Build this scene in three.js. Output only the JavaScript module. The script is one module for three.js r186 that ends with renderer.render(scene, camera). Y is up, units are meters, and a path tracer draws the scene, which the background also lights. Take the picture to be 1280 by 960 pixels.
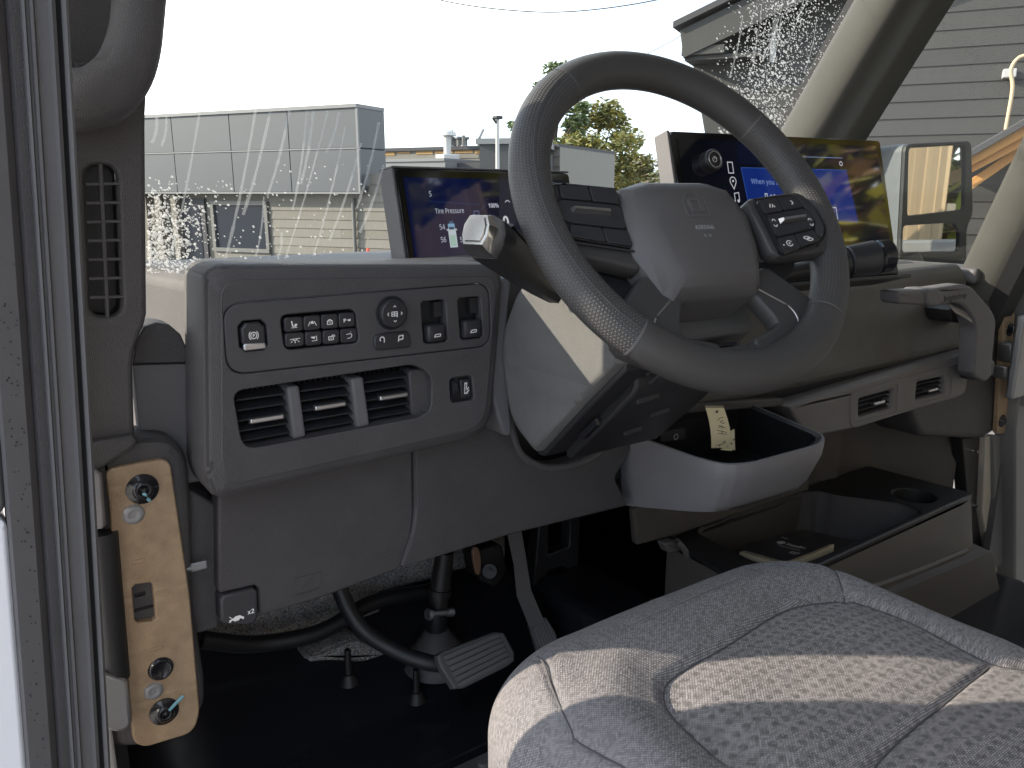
import * as THREE from 'three';
import { mergeGeometries, toCreasedNormals } from 'three/addons/utils/BufferGeometryUtils.js';
import { RoundedBoxGeometry } from 'three/addons/geometries/RoundedBoxGeometry.js';
import { FontLoader } from 'three/addons/loaders/FontLoader.js';
import { TextGeometry } from 'three/addons/geometries/TextGeometry.js';

// ---------------------------------------------------------------- camera, sky, sun, exposure
const W = 1024, H = 768, FOCAL = 1000;                       // focal length for a picture 1280 wide
const EYE = new THREE.Vector3(0, 1.6, 0);
const FWD = new THREE.Vector3(0.55996, -0.23337, -0.79497);
const RIGHT = new THREE.Vector3(0.81755, 0, 0.57586);
const UP = new THREE.Vector3(0.13439, 0.97239, -0.19079);
const camera = new THREE.PerspectiveCamera(2 * Math.atan(480 / FOCAL) * 180 / Math.PI, W / H, 0.02, 4000);
camera.position.copy(EYE);
camera.lookAt(EYE.clone().add(FWD));
const scene = new THREE.Scene();
const renderer = new THREE.WebGLRenderer({ antialias: true });
renderer.setSize(W, H);
renderer.toneMapping = THREE.LinearToneMapping;
renderer.toneMappingExposure = 1.75;
renderer.shadowMap.enabled = true;

const R2D = Math.PI / 180;
const SUN_AZ = -55 * R2D, SUN_EL = 25 * R2D;                 // azimuth from straight ahead, to the left
const SUN = new THREE.Vector3(Math.sin(SUN_AZ) * Math.cos(SUN_EL), Math.sin(SUN_EL), -Math.cos(SUN_AZ) * Math.cos(SUN_EL));
const sun = new THREE.DirectionalLight(0xfff0dc, 5.0);
sun.position.copy(SUN).multiplyScalar(30);
sun.target.position.set(0, 1, 0);
sun.castShadow = true;
sun.shadow.mapSize.set(4096, 4096);
Object.assign(sun.shadow.camera, { left: -25, right: 25, top: 25, bottom: -25, near: 1, far: 80 });
scene.add(sun, sun.target);

let seed = 12345;
const rnd = () => { seed = (seed * 1664525 + 1013904223) >>> 0; return seed / 4294967296; };
const rr = (a, b) => a + (b - a) * rnd();
function hash(x, y) { let n = Math.imul(x, 374761393) + Math.imul(y, 668265263); n = Math.imul(n ^ (n >>> 13), 1274126177); return ((n ^ (n >>> 16)) >>> 0) / 4294967296; }
function vnoise(x, y, per = 0) {
  const xi = Math.floor(x), yi = Math.floor(y), fx = x - xi, fy = y - yi, sx = fx * fx * (3 - 2 * fx), sy = fy * fy * (3 - 2 * fy);
  const m = (v) => per ? ((v % per) + per) % per : v;
  const a = hash(m(xi), m(yi)), b = hash(m(xi + 1), m(yi)), c = hash(m(xi), m(yi + 1)), d = hash(m(xi + 1), m(yi + 1));
  return a + (b - a) * sx + (c - a) * sy + (a - b - c + d) * sx * sy;
}
const fbm = (x, y, per, oct = 4) => { let s = 0, a = 0.5, t = 0; for (let i = 0; i < oct; i++) { s += a * vnoise(x, y, per); t += a; x *= 2; y *= 2; per *= 2; a *= 0.5; } return s / t; };

{ // the sky: pale blue air with broad thin bright cloud
  const w = 1024, h = 512, d = new Float32Array(w * h * 4);
  for (let j = 0; j < h; j++) for (let i = 0; i < w; i++) {
    const el = (0.5 - (j + 0.5) / h) * Math.PI * -1, u = i / w;
    const e = Math.max(0, el) / (Math.PI / 2);
    const n = fbm(u * 12 + 4.5, e * 9 + 3, 12, 5), n2 = fbm(u * 4 + 6.2, e * 3 + 9, 4, 4);
    const c = Math.min(1, Math.max(0, (n * 0.55 + n2 * 0.65 - 0.46) * 3.2)) ;
    const haze = Math.pow(1 - e, 9);
    const bl = [0.20 + 0.12 * haze, 0.33 + 0.12 * haze, 0.52 + 0.08 * haze];
    const cl = [1.10, 1.08, 1.05];
    const k = (j * w + i) * 4;
    for (let q = 0; q < 3; q++) d[k + q] = (bl[q] * (1 - c) + cl[q] * c) * 1.85;
    if (el <= 0) { d[k] = 0.5; d[k + 1] = 0.5; d[k + 2] = 0.5; }
    d[k + 3] = 1;
  }
  const sky = new THREE.DataTexture(d, w, h, THREE.RGBAFormat, THREE.FloatType);
  sky.mapping = THREE.EquirectangularReflectionMapping;
  sky.magFilter = THREE.LinearFilter; sky.needsUpdate = true;
  scene.background = sky; scene.environment = sky;
}

// ---------------------------------------------------------------- points on real planes
const rayDir = (u, v) => FWD.clone().addScaledVector(RIGHT, (u - 640) / FOCAL).addScaledVector(UP, (480 - v) / FOCAL);
function onPlane(u, v, p0, n) { const d = rayDir(u, v), t = p0.clone().sub(EYE).dot(n) / d.dot(n); return EYE.clone().addScaledVector(d, t); }
const onAxis = (ax) => (u, v, val) => { const d = rayDir(u, v); return EYE.clone().addScaledVector(d, (val - EYE[ax]) / d[ax]); };
const onX = onAxis('x'), onY = onAxis('y'), onZ = onAxis('z');
const pz = (list, z) => list.map(([u, v]) => { const p = onZ(u, v, z); return [p.x, p.y]; });
const V = (x, y, z) => new THREE.Vector3(x, y, z);

// ---------------------------------------------------------------- naming and grouping
const counts = {}, baseOf = new Map(), rootOf = new Map();
function numbered(name) { const n = counts[name] || 0; counts[name] = n + 1; return n ? name + '_' + String(n).padStart(3, '0') : name; }
function thing(name, label, category, base = V(0, 0, 0), group, turn = 0) {
  const g = new THREE.Group(); g.name = numbered(name); g.position.copy(base); g.rotation.y = turn;
  g.userData = { label, category }; if (group) g.userData.group = group;
  scene.add(g); baseOf.set(g, base.clone()); rootOf.set(g, g);
  return g;
}
// a part: geometry given in world metres (or in the thing's own axes with local = true)
function part(name, geo, mat, parent, { local = false, uv = true, label } = {}) {
  let g = Array.isArray(geo) ? merge(geo) : geo;
  const root = rootOf.get(parent) || parent;
  if (!local && baseOf.has(root)) { const b = baseOf.get(root); g.translate(-b.x, -b.y, -b.z); }
  if (uv) boxUV(g);
  const m = new THREE.Mesh(g, mat); m.name = name; m.castShadow = m.receiveShadow = true;
  parent.add(m); rootOf.set(m, root);
  if (label) m.userData.label = label;
  return m;
}
function solo(name, geo, mat, label, category, group, uv = true) {      // a thing that is one mesh
  const g = Array.isArray(geo) ? merge(geo) : geo;
  if (uv) boxUV(g);
  const m = new THREE.Mesh(g, mat); m.name = numbered(name); m.castShadow = m.receiveShadow = true;
  m.userData = { label, category }; if (group) m.userData.group = group;
  scene.add(m); return m;
}
function merge(list) {
  const l = list.map((g) => { const q = g.index ? g.toNonIndexed() : g; for (const k of Object.keys(q.attributes)) if (!['position', 'normal', 'uv'].includes(k)) q.deleteAttribute(k); if (!q.attributes.uv) q.setAttribute('uv', new THREE.BufferAttribute(new Float32Array(q.attributes.position.count * 2), 2)); return q; });
  return l.length === 1 ? l[0] : mergeGeometries(l);
}
// texture coordinates in metres from the side each face points to
function boxUV(g) {
  const p = g.attributes.position, n = g.attributes.normal, a = new Float32Array(p.count * 2);
  for (let i = 0; i < p.count; i++) {
    const x = p.getX(i), y = p.getY(i), z = p.getZ(i), nx = Math.abs(n.getX(i)), ny = Math.abs(n.getY(i)), nz = Math.abs(n.getZ(i));
    if (nz >= nx && nz >= ny) { a[2 * i] = x; a[2 * i + 1] = y; } else if (nx >= ny) { a[2 * i] = z; a[2 * i + 1] = y; } else { a[2 * i] = x; a[2 * i + 1] = z; }
  }
  g.setAttribute('uv', new THREE.BufferAttribute(a, 2));
}
function faceUV(g, b) {                                      // one print across the XY extent of a piece
  if (!b) { g.computeBoundingBox(); b = g.boundingBox; b = [b.min.x, b.min.y, b.max.x, b.max.y]; }
  const p = g.attributes.position, a = new Float32Array(p.count * 2);
  for (let i = 0; i < p.count; i++) { a[2 * i] = (p.getX(i) - b[0]) / (b[2] - b[0]); a[2 * i + 1] = (p.getY(i) - b[1]) / (b[3] - b[1]); }
  g.setAttribute('uv', new THREE.BufferAttribute(a, 2)); return g;
}

// ---------------------------------------------------------------- shapes
function roundPts(pts, r) {                                  // corners of a polygon rounded; r is one radius or one per corner
  const n = pts.length, out = [];
  for (let i = 0; i < n; i++) {
    const p = pts[i], a = pts[(i + n - 1) % n], b = pts[(i + 1) % n], rad = Array.isArray(r) ? r[i] : r;
    const da = [a[0] - p[0], a[1] - p[1]], db = [b[0] - p[0], b[1] - p[1]], la = Math.hypot(...da), lb = Math.hypot(...db);
    const c = Math.min(rad, la * 0.48, lb * 0.48);
    if (c < 1e-5) { out.push(p); continue; }
    const A = [p[0] + da[0] / la * c, p[1] + da[1] / la * c], B = [p[0] + db[0] / lb * c, p[1] + db[1] / lb * c];
    const sg = c < 0.0061 ? 1 : 6; for (let k = 0; k <= sg; k++) { const t = k / sg, s = 1 - t; out.push([s * s * A[0] + 2 * s * t * p[0] + t * t * B[0], s * s * A[1] + 2 * s * t * p[1] + t * t * B[1]]); }
  }
  return out;
}
const ptShape = (pts) => { const s = new THREE.Shape(); pts.forEach(([x, y], i) => i ? s.lineTo(x, y) : s.moveTo(x, y)); s.closePath(); return s; };
const ptPath = (pts) => { const s = new THREE.Path(); pts.forEach(([x, y], i) => i ? s.lineTo(x, y) : s.moveTo(x, y)); s.closePath(); return s; };
const circ = (x, y, r, n = 24, ry = r) => Array.from({ length: n }, (_, i) => [x + r * Math.cos(i / n * 2 * Math.PI), y + ry * Math.sin(i / n * 2 * Math.PI)]);
function area(p) { let s = 0; p.forEach((a, i) => { const b = p[(i + 1) % p.length]; s += a[0] * b[1] - a[1] * b[0]; }); return s / 2; }
function ext(pts, depth, bevel = 0.002, holes = [], seg = 3) {         // plate from z = 0 to z = depth with bevelled rims
  if (area(pts) < 0) pts = pts.slice().reverse();
  const s = ptShape(pts);
  for (let h of holes) { if (area(h) > 0) h = h.slice().reverse(); s.holes.push(ptPath(h)); }
  const b = Math.min(bevel, depth * 0.45);
  const g = new THREE.ExtrudeGeometry(s, { depth: Math.max(1e-5, depth - 2 * b), bevelEnabled: b > 0, bevelSize: b, bevelThickness: b, bevelOffset: -b, bevelSegments: seg, curveSegments: 8, steps: 1 });
  g.translate(0, 0, b);
  return flatCaps(toCreasedNormals(g, 0.7));
}
function flatCaps(g) {                                      // flat faces stay flat beside their rounded rims
  g.computeBoundingBox(); const p = g.attributes.position, n = g.attributes.normal, z0 = g.boundingBox.min.z, z1 = g.boundingBox.max.z, is = (i, z) => Math.abs(p.getZ(i) - z) < 1e-6;
  for (let i = 0; i < p.count; i += 3) for (const [z, s] of [[z0, -1], [z1, 1]]) if (is(i, z) && is(i + 1, z) && is(i + 2, z)) for (let k = 0; k < 3; k++) n.setXYZ(i + k, 0, 0, s);
  return g;
}
const zPlate = (pts, z0, z1, bevel, holes, seg) => ext(pts, z1 - z0, bevel, holes, seg).translate(0, 0, z0);
const M4x = new THREE.Matrix4().makeBasis(V(0, 0, -1), V(0, 1, 0), V(1, 0, 0));   // outline given as (-z, y), thickness along x
const M4y = new THREE.Matrix4().makeBasis(V(1, 0, 0), V(0, 0, -1), V(0, 1, 0));   // outline given as (x, -z), thickness along y
const xPlate = (zy, x0, x1, bevel, holes = [], seg) => ext(zy.map(([z, y]) => [-z, y]), x1 - x0, bevel, holes.map((h) => h.map(([z, y]) => [-z, y])), seg).applyMatrix4(M4x).translate(x0, 0, 0);
const yPlate = (xz, y0, y1, bevel, holes = [], seg) => ext(xz.map(([x, z]) => [x, -z]), y1 - y0, bevel, holes.map((h) => h.map(([x, z]) => [x, -z])), seg).applyMatrix4(M4y).translate(0, y0, 0);
const rbox = (x0, x1, y0, y1, z0, z1, r = 0.004) => new RoundedBoxGeometry(x1 - x0, y1 - y0, z1 - z0, 3, Math.min(r, (x1 - x0) / 2.1, (y1 - y0) / 2.1, (z1 - z0) / 2.1)).translate((x0 + x1) / 2, (y0 + y1) / 2, (z0 + z1) / 2);
const box = (x0, x1, y0, y1, z0, z1) => new THREE.BoxGeometry(x1 - x0, y1 - y0, z1 - z0).translate((x0 + x1) / 2, (y0 + y1) / 2, (z0 + z1) / 2);
const tube = (pts, r, seg = 24, rs = 10, closed = false) => new THREE.TubeGeometry(new THREE.CatmullRomCurve3(pts, closed, 'catmullrom', 0.5), seg, r, rs, closed);
function bar(a, b, r, n = 12, r2 = r) {                                // round bar from a to b
  const d = b.clone().sub(a), g = new THREE.CylinderGeometry(r2, r, d.length(), n);
  g.applyQuaternion(new THREE.Quaternion().setFromUnitVectors(V(0, 1, 0), d.clone().normalize()));
  const m = a.clone().add(b).multiplyScalar(0.5); return g.translate(m.x, m.y, m.z);
}
function beam(a, b, w, h, up = V(0, 1, 0)) {                           // square bar from a to b
  const d = b.clone().sub(a), z = d.clone().normalize(), x = new THREE.Vector3().crossVectors(up, z).normalize(), y = new THREE.Vector3().crossVectors(z, x);
  const g = new RoundedBoxGeometry(w, h, d.length(), 2, Math.min(w, h) * 0.12); g.applyMatrix4(new THREE.Matrix4().makeBasis(x, y, z));
  const m = a.clone().add(b).multiplyScalar(0.5); return g.translate(m.x, m.y, m.z);
}
// skin over a row of closed rings (same number of points), ends filled
function loft(rings, { capA = true, capB = true, crease = 0.6 } = {}) {
  const n = rings[0].length, pos = [];
  const tri = (a, b, c) => pos.push(a.x, a.y, a.z, b.x, b.y, b.z, c.x, c.y, c.z);
  for (let i = 0; i + 1 < rings.length; i++) for (let k = 0; k < n; k++) {
    const a = rings[i][k], b = rings[i][(k + 1) % n], c = rings[i + 1][(k + 1) % n], d = rings[i + 1][k];
    tri(a, b, c); tri(a, c, d);
  }
  const cap = (ring, flip) => { const m = ring.reduce((s, p) => s.add(p), V(0, 0, 0)).multiplyScalar(1 / n); for (let k = 0; k < n; k++) { const a = ring[k], b = ring[(k + 1) % n]; flip ? tri(m, b, a) : tri(m, a, b); } };
  if (capA) cap(rings[0], true); if (capB) cap(rings[rings.length - 1], false);
  const g = new THREE.BufferGeometry(); g.setAttribute('position', new THREE.Float32BufferAttribute(pos, 3));
  g.computeVertexNormals();
  return toCreasedNormals(g, crease);
}
function quadSheet(a, b, c, d, nu = 1, nv = 1) {                        // flat sheet a-b-c-d
  const pos = [], uv = [], idx = [];
  for (let j = 0; j <= nv; j++) for (let i = 0; i <= nu; i++) {
    const s = i / nu, t = j / nv, p = a.clone().multiplyScalar((1 - s) * (1 - t)).addScaledVector(b, s * (1 - t)).addScaledVector(c, s * t).addScaledVector(d, (1 - s) * t);
    pos.push(p.x, p.y, p.z); uv.push(s, t);
  }
  for (let j = 0; j < nv; j++) for (let i = 0; i < nu; i++) { const k = j * (nu + 1) + i; idx.push(k, k + 1, k + nu + 2, k, k + nu + 2, k + nu + 1); }
  const g = new THREE.BufferGeometry(); g.setAttribute('position', new THREE.Float32BufferAttribute(pos, 3)); g.setAttribute('uv', new THREE.Float32BufferAttribute(uv, 2)); g.setIndex(idx); g.computeVertexNormals();
  return g;
}

// ---------------------------------------------------------------- textures and materials
function dataTex(n, fn, srgb, tile) {                        // fn(u, v in 0..n) -> grey or [r, g, b], 0..1
  const d = new Uint8Array(n * n * 4);
  for (let j = 0; j < n; j++) for (let i = 0; i < n; i++) {
    let c = fn(i, j); if (!Array.isArray(c)) c = [c, c, c];
    const k = (j * n + i) * 4; for (let q = 0; q < 3; q++) d[k + q] = Math.max(0, Math.min(255, Math.round(c[q] * 255))); d[k + 3] = 255;
  }
  const t = new THREE.DataTexture(d, n, n, THREE.RGBAFormat);
  t.wrapS = t.wrapT = THREE.RepeatWrapping; t.magFilter = THREE.LinearFilter; t.minFilter = THREE.LinearMipmapLinearFilter; t.generateMipmaps = true;
  if (srgb) t.colorSpace = THREE.SRGBColorSpace;
  if (tile) t.repeat.set(1 / tile, 1 / tile);
  t.needsUpdate = true; return t;
}
function re(t, tile) { const c = t.clone(); c.repeat.set(1 / tile, 1 / tile); c.needsUpdate = true; return c; }
const lin = (r, g = r, b = r) => new THREE.Color().setRGB(r, g, b);
// moulded plastic grain: rounded cells
const cellPts = []; for (let j = 0; j < 22; j++) for (let i = 0; i < 22; i++) cellPts.push([i + 0.5 + (hash(i, j + 77) - 0.5) * 0.8, j + 0.5 + (hash(i + 55, j) - 0.5) * 0.8]);
const grainTex = dataTex(256, (i, j) => {
  const x = i / 256 * 22, y = j / 256 * 22, cx = Math.floor(x), cy = Math.floor(y); let a = 9, b = 9;
  for (let q = -1; q <= 1; q++) for (let p = -1; p <= 1; p++) {
    const gx = (cx + p + 22) % 22, gy = (cy + q + 22) % 22, c = cellPts[gy * 22 + gx];
    const dx = c[0] + (cx + p - gx) - x, dy = c[1] + (cy + q - gy) - y, d = Math.hypot(dx, dy);
    if (d < a) { b = a; a = d; } else if (d < b) b = d;
  }
  return Math.min(1, (b - a) * 1.8) * 0.8 + 0.2 * hash(i, j);
}, false, 0.030);
const hexTex = dataTex(128, (i, j) => {                       // fine raised dots
  const x = i / 128 * 8, y = j / 128 * 8, row = Math.floor(y), ox = row % 2 ? 0.5 : 0, fx = ((x + ox) % 1) - 0.5, fy = (y % 1) - 0.5;
  return Math.max(0, 1 - Math.hypot(fx, fy) * 2.2);
}, false, 0.016);
const mottleTex = dataTex(256, (i, j) => 0.86 + 0.13 * fbm(i / 32, j / 32, 8, 4) + 0.05 * (hash(i, j) - 0.5), false, 0.33);
const wearTex = dataTex(512, (() => {                         // dusty plastic with rub marks and fine scratches
  const n = 512, d = new Float32Array(n * n);
  for (let s = 0; s < 70; s++) { let x = rnd() * n, y = rnd() * n; const a = rr(-0.5, 0.5) + (rnd() < 0.5 ? 0 : 1.57), len = rr(15, 90), k = rr(0.03, 0.12); for (let t = 0; t < len; t++) { x += Math.cos(a); y += Math.sin(a); d[((Math.floor(y) + n) % n) * n + ((Math.floor(x) + n) % n)] += k * (1 - t / len); } }
  return (i, j) => 0.72 + 0.24 * fbm(i / 40, j / 40, 512 / 40 | 0, 5) + 1.5 * d[j * n + i] + 0.14 * (hash(i, j) - 0.5);
})(), false, 0.40);
const std = (o) => new THREE.MeshStandardMaterial(o);
const phys = (o) => new THREE.MeshPhysicalMaterial(o);
const plastic = (c, rough, bump = 0.00012, tile = 0.03, map = mottleTex) => std({ color: c, roughness: rough, bumpMap: tile === 0.03 ? grainTex : re(grainTex, tile), bumpScale: bump, map });
const M = {
  dash: plastic(lin(0.080, 0.074, 0.076), 0.6, 0.00034, 0.042, wearTex),
  dashHex: std({ color: lin(0.062, 0.060, 0.061), roughness: 0.5, bumpMap: hexTex, bumpScale: 0.00022, map: mottleTex }),
  panel: plastic(lin(0.070, 0.066, 0.069), 0.5, 0.00008, 0.022),
  knee: plastic(lin(0.078, 0.071, 0.073), 0.6, 0.00034, 0.042, wearTex),
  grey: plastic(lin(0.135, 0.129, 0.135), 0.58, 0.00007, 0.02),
  bin: plastic(lin(0.088, 0.079, 0.073), 0.55, 0.00014, 0.03),  // brownish tint: warm light bounced in from the right is put into the colour
  passenger: plastic(lin(0.122, 0.117, 0.106), 0.58, 0.00016, 0.03, wearTex),  // dash plastic, lightened and warmed: bounce light from the right is painted in
  ledge: plastic(lin(0.165, 0.155, 0.152), 0.55, 0.00010, 0.02),  // grey lifted and warmed, with the right-hand bounce light in its colour
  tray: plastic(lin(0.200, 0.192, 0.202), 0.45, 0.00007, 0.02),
  cowl: plastic(lin(0.125, 0.123, 0.120), 0.62, 0.0002, 0.03, wearTex),
  trim: plastic(lin(0.092, 0.086, 0.088), 0.62, 0.00034, 0.042),
  black: plastic(lin(0.020, 0.020, 0.022), 0.42, 0.00006, 0.02),
  gloss: std({ color: lin(0.014, 0.014, 0.017), roughness: 0.16 }),
  button: plastic(lin(0.030, 0.030, 0.034), 0.4, 0.00003, 0.01),
  deep: std({ color: lin(0.010, 0.010, 0.012), roughness: 0.8 }),
  pillar: std({ color: lin(0.072, 0.071, 0.065), roughness: 0.95, map: mottleTex }),
  headliner: std({ color: lin(0.42, 0.41, 0.39), roughness: 0.95, map: mottleTex }),
  rubber: plastic(lin(0.105, 0.099, 0.101), 0.62, 0.00010, 0.02),
  rubberLight: plastic(lin(0.14, 0.132, 0.132), 0.6, 0.00010, 0.02),
  white: phys({ color: lin(0.74, 0.73, 0.75), roughness: 0.35, clearcoat: 0.6, clearcoatRoughness: 0.1 }),
  paintGrey: std({ color: lin(0.20, 0.195, 0.19), roughness: 0.5, map: mottleTex }),
  cream: std({ color: lin(0.50, 0.45, 0.38), roughness: 0.6, map: wearTex }),
  chrome: std({ color: lin(0.75, 0.74, 0.72), roughness: 0.16, metalness: 1 }),
  satin: std({ color: lin(0.55, 0.55, 0.57), roughness: 0.32, metalness: 1 }),
  alu: std({ color: lin(0.36, 0.36, 0.37), roughness: 0.38, metalness: 0.85, bumpMap: re(grainTex, 0.02), bumpScale: 0.0002 }),
  darkMetal: std({ color: lin(0.035, 0.033, 0.033), roughness: 0.4, metalness: 0.5, bumpMap: re(grainTex, 0.02), bumpScale: 0.0001 }),
  glass: phys({ color: lin(0.93, 0.96, 0.94), roughness: 0, specularIntensity: 0.3, transmission: 1, thickness: 0, ior: 1.5, side: THREE.DoubleSide }),
  water: phys({ color: lin(1, 1, 1), roughness: 0.5, transmission: 0.95, thickness: 0, ior: 1.33 }),
  film: phys({ color: lin(0.95, 0.97, 1), roughness: 0.7, transmission: 0.85, thickness: 0, ior: 1.33, transparent: true, opacity: 0.42, side: THREE.DoubleSide }),
  mirror: std({ color: lin(0.86, 0.87, 0.87), roughness: 0.02, metalness: 1 }),
};
const whiteInk = std({ color: lin(0.75), roughness: 0.6 });
function canvasTex(w, h, draw) {
  const c = document.createElement('canvas'); c.width = w; c.height = h; const x = c.getContext('2d'); draw(x, w, h);
  const t = new THREE.CanvasTexture(c); t.colorSpace = THREE.SRGBColorSpace; t.anisotropy = 8; return t;
}
// a dark key with a pale printed sign on it
function inkMat(draw, w = 128, h = 128, bg = '#2b2a2e', rough = 0.42) {
  return std({ map: canvasTex(w, h, (x) => { x.fillStyle = bg; x.fillRect(0, 0, w, h); x.strokeStyle = x.fillStyle = '#e9e6e2'; x.lineWidth = Math.max(2, h / 28); x.lineCap = 'round'; x.lineJoin = 'round'; draw(x, w, h); }), roughness: rough });
}
// ================================================================ the yard and what stands in it
{
  const g = new THREE.PlaneGeometry(800, 800, 160, 160); g.rotateX(-Math.PI / 2); g.translate(0, 0, 0);
  const p = g.attributes.position;
  for (let i = 0; i < p.count; i++) { const x = p.getX(i), z = p.getZ(i), r = Math.hypot(x, z); p.setY(i, -0.35 - 1.0 * Math.min(1, Math.max(0, (r - 6) / 10))); }
  g.computeVertexNormals();
  const t = dataTex(512, (i, j) => 0.55 + 0.3 * fbm(i / 64, j / 64, 8, 5) + 0.3 * (hash(i, j) - 0.5), false, 3);
  const m = new THREE.Mesh(g, std({ color: lin(0.30, 0.29, 0.275), roughness: 0.95, map: t, bumpMap: t, bumpScale: 0.01 }));
  boxUV(g); m.name = 'ground'; m.userData.kind = 'structure'; m.receiveShadow = true; scene.add(m);
}
const FA = -60 * R2D;                                                   // the way both house fronts face
const FN = V(Math.sin(FA), 0, Math.cos(FA)), FR = V(Math.cos(FA), 0, -Math.sin(FA));
const boardTex = dataTex(256, (i, j) => 0.78 + 0.18 * fbm(i / 6, j / 60, 0, 4) + 0.08 * (hash(i, j) - 0.5), false, 0.7);
const fasciaTex = dataTex(256, (i, j) => 0.9 + 0.1 * fbm(i / 50, j / 50, 5, 3), false, 2);
const MB = {
  fascia: std({ color: lin(0.070, 0.080, 0.090), roughness: 0.45, map: fasciaTex }),
  edge: std({ color: lin(0.17, 0.175, 0.18), roughness: 0.5 }),
  dark: std({ color: lin(0.035, 0.036, 0.042), roughness: 0.7 }),
  pane: std({ color: lin(0.02, 0.025, 0.035), roughness: 0.06 }),
  frame: std({ color: lin(0.12, 0.12, 0.115), roughness: 0.5 }),
  post: std({ color: lin(0.15, 0.135, 0.11), roughness: 0.7, map: boardTex }),
  roof: std({ color: lin(0.06, 0.06, 0.065), roughness: 0.9, map: fasciaTex }),
  tan: std({ color: lin(0.55, 0.42, 0.27), roughness: 0.5 }),
  timber: std({ color: lin(0.60, 0.30, 0.085), roughness: 0.6, map: boardTex }),
  rust: std({ color: lin(0.36, 0.22, 0.09), roughness: 0.8, map: boardTex }),
  whitePipe: std({ color: lin(0.42, 0.42, 0.41), roughness: 0.5 }),
};
const boardMats = [0, 1, 2, 3].map((k) => std({ color: lin(0.155 + 0.010 * k, 0.145 + 0.010 * k, 0.122 + 0.010 * k), roughness: 0.75, map: boardTex }));
const greyMats = [0, 1, 2, 3].map((k) => std({ color: lin(0.040 + 0.003 * k, 0.040 + 0.003 * k, 0.038 + 0.003 * k), roughness: 0.7, map: boardTex, bumpMap: boardTex, bumpScale: 0.002 }));
// lapped boards over a wall face in the local frame of a house; the lower rim of each board stands proud
function cladding(parent, x0, x1, y0, y1, zf, pitch, mats, cuts) {
  const rows = Math.ceil((y1 - y0) / pitch), cache = {};
  for (let r = 0; r < rows; r++) {
    const yb = y0 + r * pitch, cs = [x0]; let x = x0 + rr(0.3, 1) * cuts; while (x < x1 - 0.4) { cs.push(x); x += cuts * rr(0.8, 1.15); } cs.push(x1);
    for (let k = 0; k + 1 < cs.length; k++) {
      const w = cs[k + 1] - cs[k] - 0.004, g = new THREE.BoxGeometry(w, pitch + 0.02, 0.012);
      boxUV(g); const uv = g.attributes.uv, du = rnd() * 9, dv = rnd() * 9; for (let i = 0; i < uv.count; i++) uv.setXY(i, uv.getX(i) + du, uv.getY(i) + dv);
      const m = new THREE.Mesh(g, mats[Math.floor(rnd() * mats.length)]); m.name = 'board'; m.castShadow = m.receiveShadow = true;
      m.position.set((cs[k] + cs[k + 1]) / 2, yb + pitch / 2, zf + 0.012); m.rotation.x = -0.085 + rr(-0.006, 0.006); parent.add(m); rootOf.set(m, parent);
    }
  }
}
const L3 = { local: true };
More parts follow.
